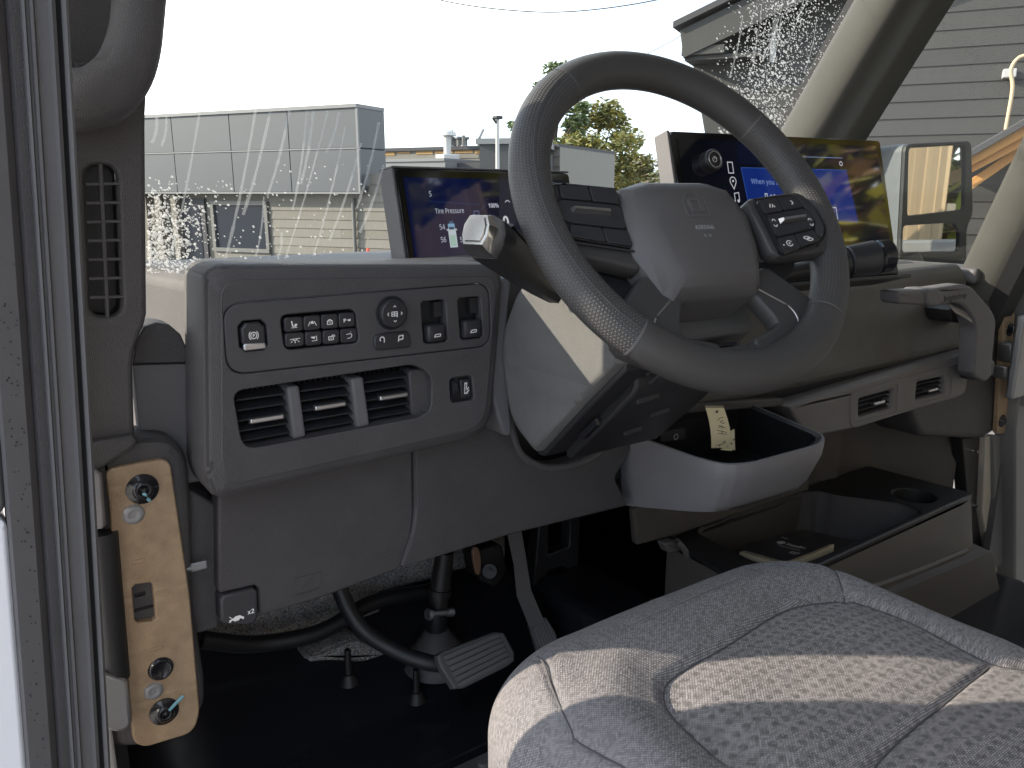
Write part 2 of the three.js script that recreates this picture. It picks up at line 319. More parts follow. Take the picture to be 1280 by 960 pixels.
// ---- the house ahead, under a deep metal fascia
{
  const d0 = rayDir(449, 240); const P0 = EYE.clone().addScaledVector(d0, 14 / Math.hypot(d0.x, d0.z));
  const h = thing('grey_building', 'grey building with a deep panelled metal fascia over lapped siding, left in the windscreen', 'building', V(P0.x, 0, P0.z), null, FA);
  const S = (u, v, off = 0) => { const p = onPlane(u, v, P0.clone().addScaledVector(FN, off), FN).sub(P0); return [p.dot(FR), p.y + P0.y]; };
  const yb = P0.y, yt = S(449, 134)[1], ym = S(449, 185)[1], rx = 0.8;
  // fascia panels, two rows
  const xs = [449, 365, 293, 222, 150, 77, 0].map((u) => S(u, 240)[0]);
  for (let row = 0; row < 2; row++) for (let k = 0; k + 1 < xs.length; k++) {
    const a = row ? ym + 0.012 : yb, b = row ? yt : ym - 0.012;
    part('fascia_panel', rbox(xs[k + 1] + 0.006, xs[k] - 0.006, a, b, -0.05, 0, 0.006), MB.fascia, h, L3);
  }
  for (let row = 0; row < 2; row++) part('fascia_panel', rbox(0.001, 0.02, row ? ym + 0.012 : yb, row ? yt : ym - 0.012, -rx, -0.02, 0.004), MB.fascia, h, L3);
  part('fascia_backing', box(xs[6], 0.0, yb + 0.01, yt - 0.01, -rx, -0.06), MB.dark, h, L3);
  part('fascia_trim', [box(xs[6], 0.03, yt + 0.002, yt + 0.06, -rx, 0.03), box(xs[6], 0.006, ym - 0.010, ym + 0.010, -0.05, 0.012), box(-0.006, 0.03, yb, yt, -0.03, 0.008), box(xs[6], 0.03, yb - 0.03, yb - 0.002, -0.06, 0.012)], MB.edge, h, L3);
  // wall under and beside it
  const zw = -0.24, xr = S(500, 260, zw)[0], xl = S(140, 260, zw)[0], y0 = -1.5;
  part('wall', box(xl, xr, y0, yb + 0.1, zw - 0.2, zw), boardMats[0], h, L3);
  part('wall', box(0.4, xr, yb + 0.1, yb + 0.30, zw - 0.22, zw - 0.02), boardMats[1], h, L3);
  const wx0 = S(268, 290, zw)[0], wx1 = S(338, 290, zw)[0], dx0 = S(232, 290, zw)[0];
  cladding(h, wx1 + 0.05, xr, y0, yb - 0.02, zw, 0.155, boardMats, 3.2);
  cladding(h, 0.06, xr, yb - 0.02, yb + 0.28, zw, 0.155, boardMats, 3.2);
  const wyt = S(300, 256, zw)[1], wyb = S(300, 310, zw)[1];
  const win = part('window', [box(wx0, wx1, wyt, wyt + 0.07, zw, zw + 0.06), box(wx0, wx1, wyb - 0.07, wyb, zw, zw + 0.07), box(wx0, wx0 + 0.07, wyb, wyt, zw, zw + 0.06), box(wx1 - 0.07, wx1, wyb, wyt, zw, zw + 0.06)], MB.frame, h, L3);
  part('pane', box(wx0 + 0.07, wx1 - 0.07, wyb, wyt, zw + 0.004, zw + 0.02), MB.pane, win, L3);
  part('wall_below_window', box(wx0, wx1, y0, wyb - 0.08, zw + 0.004, zw + 0.03), boardMats[2], h, L3);
  const door = part('door', box(dx0, wx0 - 0.15, y0, yb - 0.12, zw + 0.004, zw + 0.05), MB.dark, h, L3);
  part('pane', box(dx0 + 0.12, wx0 - 0.27, 0.1, yb - 0.25, zw + 0.052, zw + 0.06), MB.pane, door, L3);
  for (const u of [190, 206, 226]) { const a = S(u, 290, zw)[0]; part('post', box(a, a + 0.12, y0, yb - 0.05, zw + 0.06, zw + 0.18), MB.post, h, L3); }
  const dp = S(446, 290, zw)[0]; part('downpipe', bar(V(dp, y0, zw + 0.07), V(dp, yb - 0.1, zw + 0.07), 0.032), MB.frame, h, L3);
  part('soffit', box(xs[6], 0.02, yb + 0.003, yb + 0.02, zw, -0.05), MB.edge, h, L3);
  // a cone before the wall
  const c = onPlane(460, 312, P0.clone().addScaledVector(FN, 1.5), FN), cone = thing('traffic_cone', 'small red cone standing before the siding of the grey building', 'cone', V(c.x, -1.35, c.z));
  const H1 = c.y + 1.35 + 0.02;
  part('cone_body', new THREE.CylinderGeometry(0.02, 0.15, H1, 18).translate(0, H1 / 2, 0), std({ color: lin(0.75, 0.09, 0.05), roughness: 0.6 }), cone, L3);
  part('cone_base', rbox(-0.2, 0.2, 0, 0.03, -0.2, 0.2, 0.01), std({ color: lin(0.6, 0.08, 0.05), roughness: 0.7 }), cone, L3);
  part('cone_band', new THREE.CylinderGeometry(0.052, 0.085, H1 * 0.25, 18).translate(0, H1 * 0.62, 0), std({ color: lin(0.75), roughness: 0.5 }), cone, L3);
}
// ---- low flat-roofed buildings behind
{
  const B0 = EYE.clone().addScaledVector(rayDir(480, 230), 30);
  const h = thing('flat_roofed_building', 'long low flat-roofed building with pale siding, beyond the instrument screen', 'building', V(B0.x, 0, B0.z), null, FA);
  const S = (u, v, off = 0) => { const p = onPlane(u, v, B0.clone().addScaledVector(FN, off), FN).sub(B0); return [p.dot(FR), p.y + B0.y]; };
  const x0 = S(420, 200)[0], x1 = S(700, 200)[0], yt = S(560, 187)[1];
  part('wall', box(x0, x1, -2, yt, -6, 0), boardMats[3], h, L3);
  cladding(h, x0, x1, yt - 1.9, yt - 0.25, 0, 0.32, boardMats, 6);
  part('roof_edge', box(x0, x1, yt - 0.02, yt + 0.10, -6, 0.12), MB.roof, h, L3);
  for (let k = 0; k < 9; k++) { const a = x0 + 1.2 + (x1 - x0 - 2) * k / 9, w = rr(0.5, 1.1); part('rust_flashing', box(a, a + w, yt - 0.17 + rr(0, 0.08), yt - 0.04, 0.03, 0.045), MB.rust, h, L3); }
  const c0 = S(481, 212)[0], c1 = S(609, 205)[0], cy = S(560, 205)[1];
  part('canopy', [box(c0, c1, cy - 0.25, cy, 0.05, 3), box(c0, c1, cy - 0.02, cy + 0.07, 0.04, 3.05)], MB.edge, h, L3);
  part('canopy_roof', box(c0 + 1.6, c1 + 1.9, cy - 0.75, cy - 0.05, 0.06, 2.2), MB.roof, h, L3);
  // roof furniture
  const Y = (v) => S(560, v)[1];
  const ex = (u) => S(u, 187)[0];
  const vent = thing('roof_exhaust', 'white capped exhaust pipe on a box, before the flat-roofed building', 'exhaust', h.position.clone().addScaledVector(FR, ex(538)).setY(cy));
  part('pipe', bar(V(0, 0.2, 1.2), V(0, Y(172) - cy, 1.2), 0.13), MB.whitePipe, vent, L3);
  part('cap', [new THREE.CylinderGeometry(0.26, 0.30, 0.12, 16).translate(0.05, Y(169) - cy, 1.2), new THREE.CylinderGeometry(0.1, 0.26, 0.13, 16).translate(0.05, Y(167) - cy, 1.2)], MB.whitePipe, vent, L3);
  part('box', rbox(-0.32, 0.32, 0, 0.30, 0.9, 1.5, 0.03), MB.whitePipe, vent, L3);
  const rp = [[547, 160, 0.09], [563, 167, 0.06], [583, 172, 0.05]];
  ['tall white pipe standing on the flat roof, beside the capped exhaust', 'thin pipe rising from the flat roof, second right of the exhaust', 'short bent pipe on the flat roof, nearest the lamp post'].forEach((lab, k) => {
    const [u, v, r] = rp[k], t = thing('roof_pipe', lab, 'pipe', h.position.clone().addScaledVector(FR, ex(u)).addScaledVector(FN, -1).setY(yt + 0.1));
    part('pipe', bar(V(0, 0, 0), V(0, Y(v) - yt - 0.1, 0), r), MB.frame, t, L3); part('collar', new THREE.CylinderGeometry(r * 1.7, r * 2, 0.1, 14).translate(0, 0.05, 0), MB.edge, t, L3);
    if (k === 2) part('elbow', bar(V(0, Y(v) - yt - 0.1, 0), V(0.5, Y(v) - yt + 0.25, -0.5), r), MB.frame, t, L3);
  });
  const hv = thing('roof_unit', 'small grey ventilation unit on the flat roof between the pipes', 'ventilator', h.position.clone().addScaledVector(FR, ex(552)).addScaledVector(FN, -1.3).setY(yt + 0.1));
  part('case', rbox(-0.22, 0.22, 0, Y(171) - yt - 0.1, -0.3, 0.3, 0.05), MB.frame, hv, L3); part('hood', rbox(-0.28, 0.28, Y(172) - yt - 0.1, Y(168) - yt - 0.1, -0.35, 0.35, 0.05), MB.edge, hv, L3);
}
{ // metal-sided wing running away to the right
  const a = onPlane(672, 178, EYE.clone().addScaledVector(rayDir(672, 178), 24), rayDir(640, 300).setY(0).normalize());
  const dir = V(Math.sin(46 * R2D), 0, -Math.cos(46 * R2D)), nrm = V(-dir.z, 0, dir.x);
  const h = thing('metal_shed', 'long metal-sided shed running away behind the steering wheel, left of the trees', 'building', V(a.x, 0, a.z));
  const q = onPlane(742, 206, V(a.x, 0, a.z), nrm); const Ln = V(q.x - a.x, 0, q.z - a.z).length();
  const g = [], metal = std({ color: lin(0.055, 0.058, 0.062), roughness: 0.5, metalness: 0.2 });
  const yt = a.y; const q0 = V(-dir.x * 0.8, 0, -dir.z * 0.8);
  const end = dir.clone().multiplyScalar(Ln);
  const n = 60; for (let k = 0; k < n; k++) { const p = q0.clone().lerp(end, k / n), p2 = q0.clone().lerp(end, (k + 0.55) / n); g.push(quadExtr(p, p2, -2, yt - 0.25, nrm, k)); }
  function quadExtr(p, p2, y0, y1, nn) { const o = nn.clone().multiplyScalar(0.05); return new THREE.BoxGeometry(p.distanceTo(p2), y1 - y0, 0.06).rotateY(Math.atan2(-(p2.z - p.z), p2.x - p.x)).translate((p.x + p2.x) / 2 + o.x, (y0 + y1) / 2, (p.z + p2.z) / 2 + o.z); }
  const mid = q0.clone().lerp(end, 0.5), len = q0.distanceTo(end), ry = Math.atan2(-dir.z, dir.x);
  part('wall', new THREE.BoxGeometry(len, yt + 2, 1.6).rotateY(ry).translate(mid.x - nrm.x * 0.8, (yt - 2) / 2, mid.z - nrm.z * 0.8), metal, h, L3);
  const ribs = part('ribs', g, metal, h, L3); ribs.userData.kind = 'stuff';
  part('eave', new THREE.BoxGeometry(len + 0.2, 0.16, 1.8).rotateY(ry).translate(mid.x - nrm.x * 0.8, yt, mid.z - nrm.z * 0.8), MB.edge, h, L3);
}
{ // lamp post
  const p = EYE.clone().addScaledVector(rayDir(622, 235), 22), top = EYE.clone().addScaledVector(rayDir(621, 150), 22).y;
  const t = thing('lamp_post', 'thin pale lamp post before the flat-roofed building, left of the steering wheel rim', 'lamp post', V(p.x, -1.35, p.z));
  part('pole', bar(V(0, 0, 0), V(0, top + 1.35, 0), 0.075, 10, 0.05), MB.whitePipe, t, L3);
  part('base', rbox(-0.22, 0.22, 0, p.y + 1.35 + 0.35, -0.22, 0.22, 0.03), MB.whitePipe, t, L3);
  part('lamp_head', [rbox(-0.09, 0.11, top + 1.33, top + 1.42, -0.12, 0.12, 0.03), bar(V(0, top + 1.2, 0), V(-0.15, top + 1.36, 0), 0.03)], MB.dark, t, L3);
}
// ---- trees
const leafMats = (h) => h.map(([r, g, b]) => phys({ color: lin(r, g, b), roughness: 0.75, transmission: 0.35, thickness: 0, side: THREE.DoubleSide }));
function tree(name, label, cat, u, vBase, vTop, dist, halfW, palette, { leaf = 0.35, count = 2600, clumps = 26, low = 0.25, gappy = 0.7, group, off = 0, stem = true } = {}) {
  const r = rayDir(u, vTop), k = dist / Math.hypot(r.x, r.z), top = EYE.clone().addScaledVector(r, k), yBase = -1.35;
  treeAt(name, label, cat, V(top.x, yBase, top.z), top.y - yBase, halfW, palette, { leaf, count, clumps, low, gappy, group, stem });
}
function treeAt(name, label, cat, base, Ht, halfW, palette, { leaf, count, clumps, low, gappy, group, stem = true }) {
  const t = thing(name, label, cat, base, group);
  const bark = std({ color: lin(0.085, 0.065, 0.048), roughness: 0.95, map: boardTex });
  const cl = []; for (let i = 0; i < clumps; i++) { const y = Ht * (low + (1 - low) * Math.pow(rnd(), 0.85)), f = (y / Ht - low) / (1 - low), w = halfW * Math.sqrt(Math.max(0.05, 1 - Math.pow(Math.abs(f - 0.38) / 0.66, 2))), a = rnd() * 6.283, q = Math.sqrt(rnd()); cl.push([V(Math.cos(a) * w * q, y, Math.sin(a) * w * q), halfW * rr(0.16, 0.34)]); }
  if (stem) {
    const g = [bar(V(0, 0, 0), V(0.1, Ht * 0.62, 0.05), Ht * 0.022, 9, Ht * 0.008)];
    for (let i = 0; i < Math.min(14, clumps); i++) { const c = cl[i][0], y0 = Ht * Math.min(0.6, low * 0.7 + 0.3 * c.y / Ht); g.push(bar(V(0.05, y0, 0.02), c, Ht * 0.008, 6, Ht * 0.002)); }
    part('trunk', g, bark, t, L3);
  }
  const mats = leafMats(palette), pos = mats.map(() => []);
  for (let i = 0; i < count; i++) {
    const [c, cr] = cl[Math.floor(rnd() * clumps)], a = rnd() * 6.283, e = Math.acos(2 * rnd() - 1), q = cr * Math.pow(rnd(), gappy * 0.6);
    const p = V(c.x + Math.sin(e) * Math.cos(a) * q, c.y + Math.cos(e) * q * 0.8, c.z + Math.sin(e) * Math.sin(a) * q);
    const b = rnd() * 6.283, t1 = V(Math.cos(b), rr(-0.7, 0.7), Math.sin(b)).normalize().multiplyScalar(leaf * rr(0.5, 1)), t2 = V(-Math.sin(b), rr(-0.9, 0.9), Math.cos(b)).normalize().multiplyScalar(leaf * rr(0.25, 0.5));
    const P = pos[Math.min(mats.length - 1, Math.floor(rnd() * mats.length))], A = p.clone().sub(t1), B = p.clone().add(t2), C = p.clone().add(t1), D = p.clone().sub(t2);
    for (const s of [A, B, C, A, C, D]) P.push(s.x, s.y, s.z);
  }
  mats.forEach((m, i) => { if (!pos[i].length) return; const g = new THREE.BufferGeometry(); g.setAttribute('position', new THREE.Float32BufferAttribute(pos[i], 3)); g.computeVertexNormals(); const o = part('crown', g, m, t, { local: true, uv: true }); o.userData.kind = 'stuff'; });
  return t;
}
const YG = [[0.30, 0.27, 0.055], [0.22, 0.23, 0.05], [0.36, 0.29, 0.08], [0.13, 0.15, 0.04]];
const GR = [[0.10, 0.15, 0.035], [0.14, 0.18, 0.045], [0.07, 0.11, 0.03]];
tree('maple_tree', 'olive and yellow leafy tree seen through the middle of the steering wheel', 'tree', 746, 240, 138, 52, 3.7, YG, { leaf: 0.30, count: 9000, clumps: 60, low: 0.12 });
tree('maple_tree', 'green tree half hidden by the left rim of the steering wheel', 'tree', 694, 240, 80, 50, 2.4, GR, { leaf: 0.26, count: 3600, clumps: 24, low: 0.4 });
tree('maple_tree', 'shorter yellowish tree just above the steering wheel hub', 'tree', 722, 240, 178, 46, 2.4, YG, { leaf: 0.26, count: 4200, clumps: 30, low: 0.1 });
tree('shrub', 'low yellow-green shrub at the left foot of the centre screen', 'shrub', 812, 240, 200, 44, 2.6, [[0.16, 0.15, 0.02], [0.11, 0.13, 0.02], [0.13, 0.085, 0.03]], { leaf: 0.2, count: 3600, clumps: 26, low: 0.05, stem: false });
tree('shrub', 'low olive shrub between the tree and the yellow-green shrub', 'shrub', 778, 240, 206, 50, 2.2, YG, { leaf: 0.2, count: 2400, clumps: 18, low: 0.05, stem: false });
{ // far wooded rise
  const pos = [], f = V(0.6, 0, -0.8).normalize(), s = V(0.8, 0, 0.6);
  const g = new THREE.PlaneGeometry(700, 60, 90, 8); const p = g.attributes.position;
  for (let i = 0; i < p.count; i++) { const x = p.getX(i), t = (p.getY(i) + 30) / 60, y = -2 + t * (10 + 4 * fbm(x / 30 + 50, 3, 0, 4)), c = f.clone().multiplyScalar(300 + t * 60).addScaledVector(s, x); p.setXYZ(i, c.x, y, c.z); }
  g.computeVertexNormals(); boxUV(g);
  const m = new THREE.Mesh(g, std({ color: lin(0.09, 0.105, 0.10), roughness: 1, map: re(mottleTex, 40), side: THREE.DoubleSide })); m.name = 'hills'; m.userData.kind = 'structure'; scene.add(m);
}
// ---- the dark board-clad house on the right
{
  const P1 = EYE.clone().addScaledVector(rayDir(1200, 150), 7.8);
  const S = (u, v, off = 0) => { const p = onPlane(u, v, P1.clone().addScaledVector(FN, off), FN).sub(P1); return [p.dot(FR), p.y + P1.y]; };
  const h = thing('board_clad_house', 'dark grey board-clad house filling the right windows, boxed eave at its left corner', 'house', V(P1.x, 0, P1.z), null, FA);
  const xl = S(905, 120)[0], xr = S(1280, 120)[0] + 6, yt = S(930, 4)[1] + 0.25;
  part('wall', box(xl, xr, -1.4, 8.0, -4, 0), greyMats[0], h, L3);
  cladding(h, xl, xr, -1.2, 7.9, 0, 0.160, greyMats, 3.6);
  // eave: sloping boxed roof edge past the corner
  const e0 = S(850, 38, 0.35), e1 = S(1000, -35, 0.35), e2 = S(864, 72, 0.35);
  const rk = (e1[1] - e0[1]) / (e1[0] - e0[0]), xe = xl + 12;
  const under = e2[1], fl = (x) => e0[1] + (x - e0[0]) * rk;
  part('bargeboard', zPlate([[e0[0], e0[1]], [xe, fl(xe)], [xe, fl(xe) - 0.26], [e0[0] + 0.05, under]], 0.30, 0.36, 0.005), greyMats[2], h, L3);
  part('roof', loft([[V(e0[0] - 0.06, e0[1] + 0.02, 0.42), V(xe, fl(xe) + 0.02, 0.42), V(xe, fl(xe) + 0.10, 0.42), V(e0[0] - 0.06, e0[1] + 0.08, 0.42)], [V(e0[0] - 0.06, e0[1] + 0.02, -4.2), V(xe, fl(xe) + 0.02, -4.2), V(xe, fl(xe) + 0.10, -4.2), V(e0[0] - 0.06, e0[1] + 0.08, -4.2)]]), MB.roof, h, L3);
  const c0 = S(905, 112)[0], dk = S(864, 72, 0.0), d2 = S(905, 150, 0.0);
  part('soffit', loft([[V(e0[0] + 0.05, under - 0.02, 0.3), V(xl + 0.4, under - 0.02, 0.3), V(xl + 0.4, under + 0.02, 0.3), V(e0[0] + 0.05, under + 0.02, 0.3)], [V(e0[0] + 0.05, under - 0.02, -4), V(xl + 0.4, under - 0.02, -4), V(xl + 0.4, under + 0.02, -4), V(e0[0] + 0.05, under + 0.02, -4)]]), greyMats[1], h, L3);
  part('eave_bracket', zPlate([[dk[0], dk[1]], [xl + 0.02, dk[1]], [xl + 0.02, dk[1] - 1.7]], -0.9, -0.02, 0.01), greyMats[0], h, L3);
  part('ledge', rbox(dk[0] - 0.03, dk[0] + 0.42, dk[1] - 0.03, dk[1] + 0.06, -0.8, 0.34, 0.01), greyMats[3], h, L3);
  const dpx = S(968, 40, 0.05)[0];
  const d = part('downpipe', bar(V(dpx, S(968, 78, 0.05)[1], 0.07), V(dpx, 5.2, 0.07), 0.03), MB.whitePipe, h, L3);
  part('pipe_clip', [0.25, 0.9].map((q) => box(dpx - 0.045, dpx + 0.045, S(968, 78)[1] + q, S(968, 78)[1] + q + 0.03, 0.02, 0.11)), MB.edge, d, L3);
  // gas pipe
  const a = S(1259, 148, 0.12), b = S(1267, 74, 0.12), c = S(1290, 66, 0.12), z = 0.12;
  const gp = thing('tan_conduit', 'tan bent conduit pipe fixed to the dark board wall above the timber roof', 'pipe', V(P1.x, 0, P1.z), null, FA);
  part('pipe', tube([V(a[0], a[1] - 0.1, z), V(a[0] + 0.01, (a[1] + b[1]) / 2, z), V(b[0] - 0.01, b[1] - 0.10, z), V(b[0] + 0.03, b[1], z), V(b[0] + 0.12, b[1] + 0.03, z), V(c[0] + 0.3, c[1], z)], 0.018, 40, 10), MB.tan, gp, L3);
  part('bracket', rbox(b[0] - 0.07, b[0] + 0.04, b[1] - 0.16, b[1] - 0.08, 0.02, 0.13, 0.01), MB.whitePipe, gp, L3);
  // timber porch roof
  const A = onPlane(1212, 200, P1.clone().addScaledVector(FN, 1.6), FN), B = onPlane(1284, 160, P1.clone().addScaledVector(FN, 1.6), FN);
  const pr = thing('timber_porch', 'small porch roof on orange timber rafters and brace, right of the wing mirror', 'porch', V(A.x, A.y, A.z));
  const rel = (u, v, o = 1.6) => onPlane(u, v, P1.clone().addScaledVector(FN, o), FN).sub(A);
  const out = rel(1350, 124);
  const lowEnd = rel(1190, 216);
  part('rafter', beam(rel(1190, 213), out, 0.06, 0.085), MB.timber, pr, L3);
  part('rafter', beam(rel(1190, 223, 1.53), rel(1350, 138, 1.53), 0.05, 0.07), MB.timber, pr, L3);
  part('brace', beam(rel(1196, 243, 1.4), rel(1300, 170, 1.4), 0.05, 0.075), MB.timber, pr, L3);
  part('roof_sheet', [beam(rel(1186, 207, 0.9), rel(1350, 112, 0.9), 1.6, 0.05)], MB.roof, pr, L3);
  part('post', beam(rel(1345, 420, 1.5), rel(1345, 130, 1.5), 0.09, 0.09, V(0, 0, 1)), MB.timber, pr, L3);
}
// ---- cables overhead
{
  const c = std({ color: lin(0.05), roughness: 0.8 });
  const P = (u, v, d) => EYE.clone().addScaledVector(rayDir(u, v), d);
  solo('overhead_cable', tube([P(450, -30, 26), P(550, 0, 26), P(640, 13, 26), P(720, 14, 26), P(820, 0, 26), P(920, -28, 26)], 0.018, 40, 6), c, 'slack overhead cable hanging across the top of the sky, the longer one', 'cable');
  solo('overhead_cable', tube([P(800, 72, 17), P(850, 45, 15), P(905, 2, 13), P(930, -20, 12)], 0.008, 20, 6), c, 'thin cable rising to the eave of the dark board-clad house', 'cable');
}
// ---- what stands behind the open passenger door, mirrored in the screen and the wing mirror
{
  const hedgeP = [[0.50, 0.47, 0.05], [0.30, 0.33, 0.04], [0.34, 0.21, 0.09], [0.07, 0.08, 0.02]];
  for (let k = 0; k < 6; k++) treeAt('hedge_shrub', `tall yellow-green leafy shrub, ${['rearmost', 'second from the rear', 'third from the rear', 'third from the far end', 'second from the far end', 'farthest'][k]} of the hedge`, 'shrub', V(3.0 + k * 0.75, -0.35, 3.9 - k * 0.36), 8.0 + rr(0, 1.5), 1.35, hedgeP, { leaf: 0.19, count: 7000, clumps: 60, low: 0.04, gappy: 0.8, group: 'shrubs of the hedge behind the van', stem: true });
  const f = thing('plank_fence', 'weathered tan plank fence mirrored in the wing mirror', 'fence', V(4.4, -0.35, 1.5), null, -Math.PI / 2 + 0.55);
  const plankM = [0, 1, 2].map((q) => std({ color: lin(0.34 + 0.03 * q, 0.25 + 0.022 * q, 0.155 + 0.012 * q), roughness: 0.85, map: boardTex }));
  for (let k = 0; k < 9; k++) { const m = part('plank', rbox(-0.95 + k * 0.155, -0.95 + k * 0.155 + 0.148, 0, 2.9 + rr(-0.03, 0.03), 0, 0.02, 0.003), plankM[k % 3], f, L3); m.position.z = rr(-0.004, 0.004); }
  part('rail', [box(-0.95, 0.44, 0.4, 0.49, -0.05, -0.008), box(-0.95, 0.44, 1.8, 1.89, -0.05, -0.008)], MB.post, f, L3);
}
// ================================================================ the van: shell, pillars, glass, floor
const VAN = thing('delivery_van', 'dark-trimmed cab of a delivery van: pillars, wet windscreen, hinge plates and floor', 'van', V(1.02, 0.72, -0.4));
const XL = 0.05, XR = 1.99;                                              // left and right door planes
const wsZ = (y) => -1.2 - (2.04 - y) / 1.58;                              // windscreen plane
const wsN = V(0, 0.37 / 0.59, 1).normalize(), wsP = V(1, 2.04, -1.2);
const onWs = (u, v) => onPlane(u, v, wsP, wsN);
{
  // windscreen
  const y0 = 1.40, y1 = 2.42;
  const glass = part('windscreen', quadSheet(V(XL + 0.04, y0, wsZ(y0)), V(XR - 0.06, y0, wsZ(y0)), V(XR - 0.12, y1, wsZ(y1)), V(XL + 0.10, y1, wsZ(y1))), M.glass, VAN);
  // rain: beads and runs standing on the outer face
  const beads = [], add = (u, v, r) => { const p = onWs(u, v).addScaledVector(wsN, -0.0012); beads.push([p, r]); };
  const gauss = () => (rnd() + rnd() + rnd() - 1.5) / 1.5;
  for (let i = 0; i < 1000; i++) { const u = 185 + Math.abs(gauss()) * 95, v = 300 + gauss() * 95; if (v < 186 + (u - 185) * 0.25 || v > 340) continue; add(u, v, 0.0006 + 0.0011 * Math.pow(rnd(), 3)); }
  for (let i = 0; i < 150; i++) add(rr(185, 350), rr(225, 330), 0.0006 + 0.0008 * Math.pow(rnd(), 3));
  for (let i = 0; i < 60; i++) add(rr(350, 470), rr(200, 330), 0.0006 + 0.0007 * rnd());
  for (let i = 0; i < 3000; i++) { const t = rnd(), v = -20 + t * 190, c = 1000 - t * 62 + gauss() * 95, u = c; if (u > 1068 - v * 0.56 || u < 866 + Math.max(0, v - 70) * 0.35) continue; add(u, v, 0.0008 + 0.0013 * Math.pow(rnd(), 2.5)); }
  const bg = new THREE.IcosahedronGeometry(1, 2); bg.scale(1, 1, 0.62);
  const im = new THREE.InstancedMesh(bg, M.water, beads.length), q = new THREE.Quaternion().setFromUnitVectors(V(0, 0, 1), wsN), mt = new THREE.Matrix4();
  const b0 = baseOf.get(VAN);
  beads.forEach(([p, r], i) => im.setMatrixAt(i, mt.compose(p.clone().sub(b0), q, V(r * rr(0.85, 1.15), r * rr(0.9, 1.3), r))));
  im.name = 'rain_beads'; im.userData.kind = 'stuff'; glass.add(im);
  const runs = [];
  const run = (u0, v0, u1, v1, w) => { const n = 14, c = []; for (let k = 0; k <= n; k++) { const t = k / n; c.push(onWs(u0 + (u1 - u0) * t + 5 * Math.sin(t * 2.2) + rr(-0.2, 0.2), v0 + (v1 - v0) * t).addScaledVector(wsN, -0.001)); } for (let k = 0; k < n; k++) { const t = V(0, 0, 0).subVectors(c[k + 1], c[k]), s = t.cross(wsN).normalize().multiplyScalar(w * (0.8 + 0.4 * hash(k, Math.round(u0)))); runs.push(quadSheet(c[k].clone().sub(s), c[k].clone().add(s), c[k + 1].clone().add(s), c[k + 1].clone().sub(s))); } };
  [[250, 138, 208, 325], [320, 135, 278, 322], [338, 138, 300, 268], [362, 137, 330, 245], [384, 138, 362, 262], [392, 138, 372, 230], [410, 138, 352, 325], [424, 140, 404, 190], [432, 158, 388, 320], [452, 178, 408, 300], [474, 152, 442, 260], [480, 205, 446, 290], [196, 145, 186, 178], [208, 143, 198, 182], [330, 245, 316, 320], [352, 290, 343, 322]].forEach((a) => run(...a, rr(0.0009, 0.0016)));
  for (let k = 0; k < 9; k++) { const u = rr(925, 1030), v = rr(-10, 50); run(u, v, u - rr(10, 30), v + rr(30, 80), rr(0.0008, 0.0014)); }
  const rn = part('rain_runs', runs, M.film, glass); rn.userData.kind = 'stuff';
  // windscreen pillars and their rubber
  const pil = (u0, v0, u1, v1, x) => [onX(u0, v0, x), onX(u1, v1, x)];
  const [a0, a1] = pil(975, 160, 1065, 0, 1.84), [b1, b2] = pil(1057, 168, 1160, 0, 1.86);
  const ex = (p, q, t) => p.clone().lerp(q, t);
  const T0 = -1.4, T1 = 2.7;
  const A = ex(a0, a1, T0), A2 = ex(a0, a1, T1), B = ex(b1, b2, T0), B2 = ex(b1, b2, T1);
  const ring = (p, s) => { const [pa, pb] = p, mid = pa.clone().lerp(pb, 0.5), n = V(-1, 0, 0), out = []; // soft half-round section facing the cab
    const pts = [[0, 0.02], [0.03, 0.0], [0.2, -0.026], [0.45, -0.036], [0.68, -0.034], [0.76, -0.02], [0.80, 0.0], [0.94, 0.012], [1, 0.02], [1, 0.10], [0, 0.10]];
    for (const [t, d] of pts) out.push(pa.clone().lerp(pb, t).add(V(d, 0, 0))); return out; };
  part('windscreen_pillar', loft([ring([A, B]), ring([A2, B2])], { crease: 0.9 }), M.pillar, VAN, { label: 'pale grey right windscreen pillar speckled by rain shadows' });
  part('pillar_rubber', loft([[A, A2].map(() => 0) && [A.clone().add(V(0.02, 0, -0.030)), A.clone().add(V(0.10, 0, -0.030)), A.clone().add(V(0.10, 0, 0.0)), A.clone().add(V(0.018, 0, 0.002))], [A2.clone().add(V(0.02, 0, -0.030)), A2.clone().add(V(0.10, 0, -0.030)), A2.clone().add(V(0.10, 0, 0.0)), A2.clone().add(V(0.018, 0, 0.002))]]), M.deep, VAN);
  const mx = (p) => V(XL + XR - p.x, p.y, p.z);
  part('windscreen_pillar', loft([ring([A, B]).map(mx).reverse(), ring([A2, B2]).map(mx).reverse()], { crease: 0.9 }), M.pillar, VAN);
  // door pillar on the right: pale trim leaning back
  const s0 = onX(1202, 336, 1.885), s1 = onX(1290, 148, 1.885), w0 = onX(1246, 330, 1.89), w1 = onX(1300, 190, 1.89);
  const dz = 0.085, up = s1.clone().sub(s0);
  const S0 = s0.clone().addScaledVector(up, -0.45), S1 = s0.clone().addScaledVector(up, 3.2);
  const sec = (p) => [p, p.clone().add(V(-0.006, 0, 0.012)), p.clone().add(V(-0.004, 0, dz - 0.012)), p.clone().add(V(0.006, 0, dz)), p.clone().add(V(0.09, 0, dz)), p.clone().add(V(0.09, 0, 0))];
  part('door_pillar', loft([sec(S0), sec(S1)], { crease: 0.8 }), M.pillar, VAN, { label: 'pale grey right door pillar trim' });
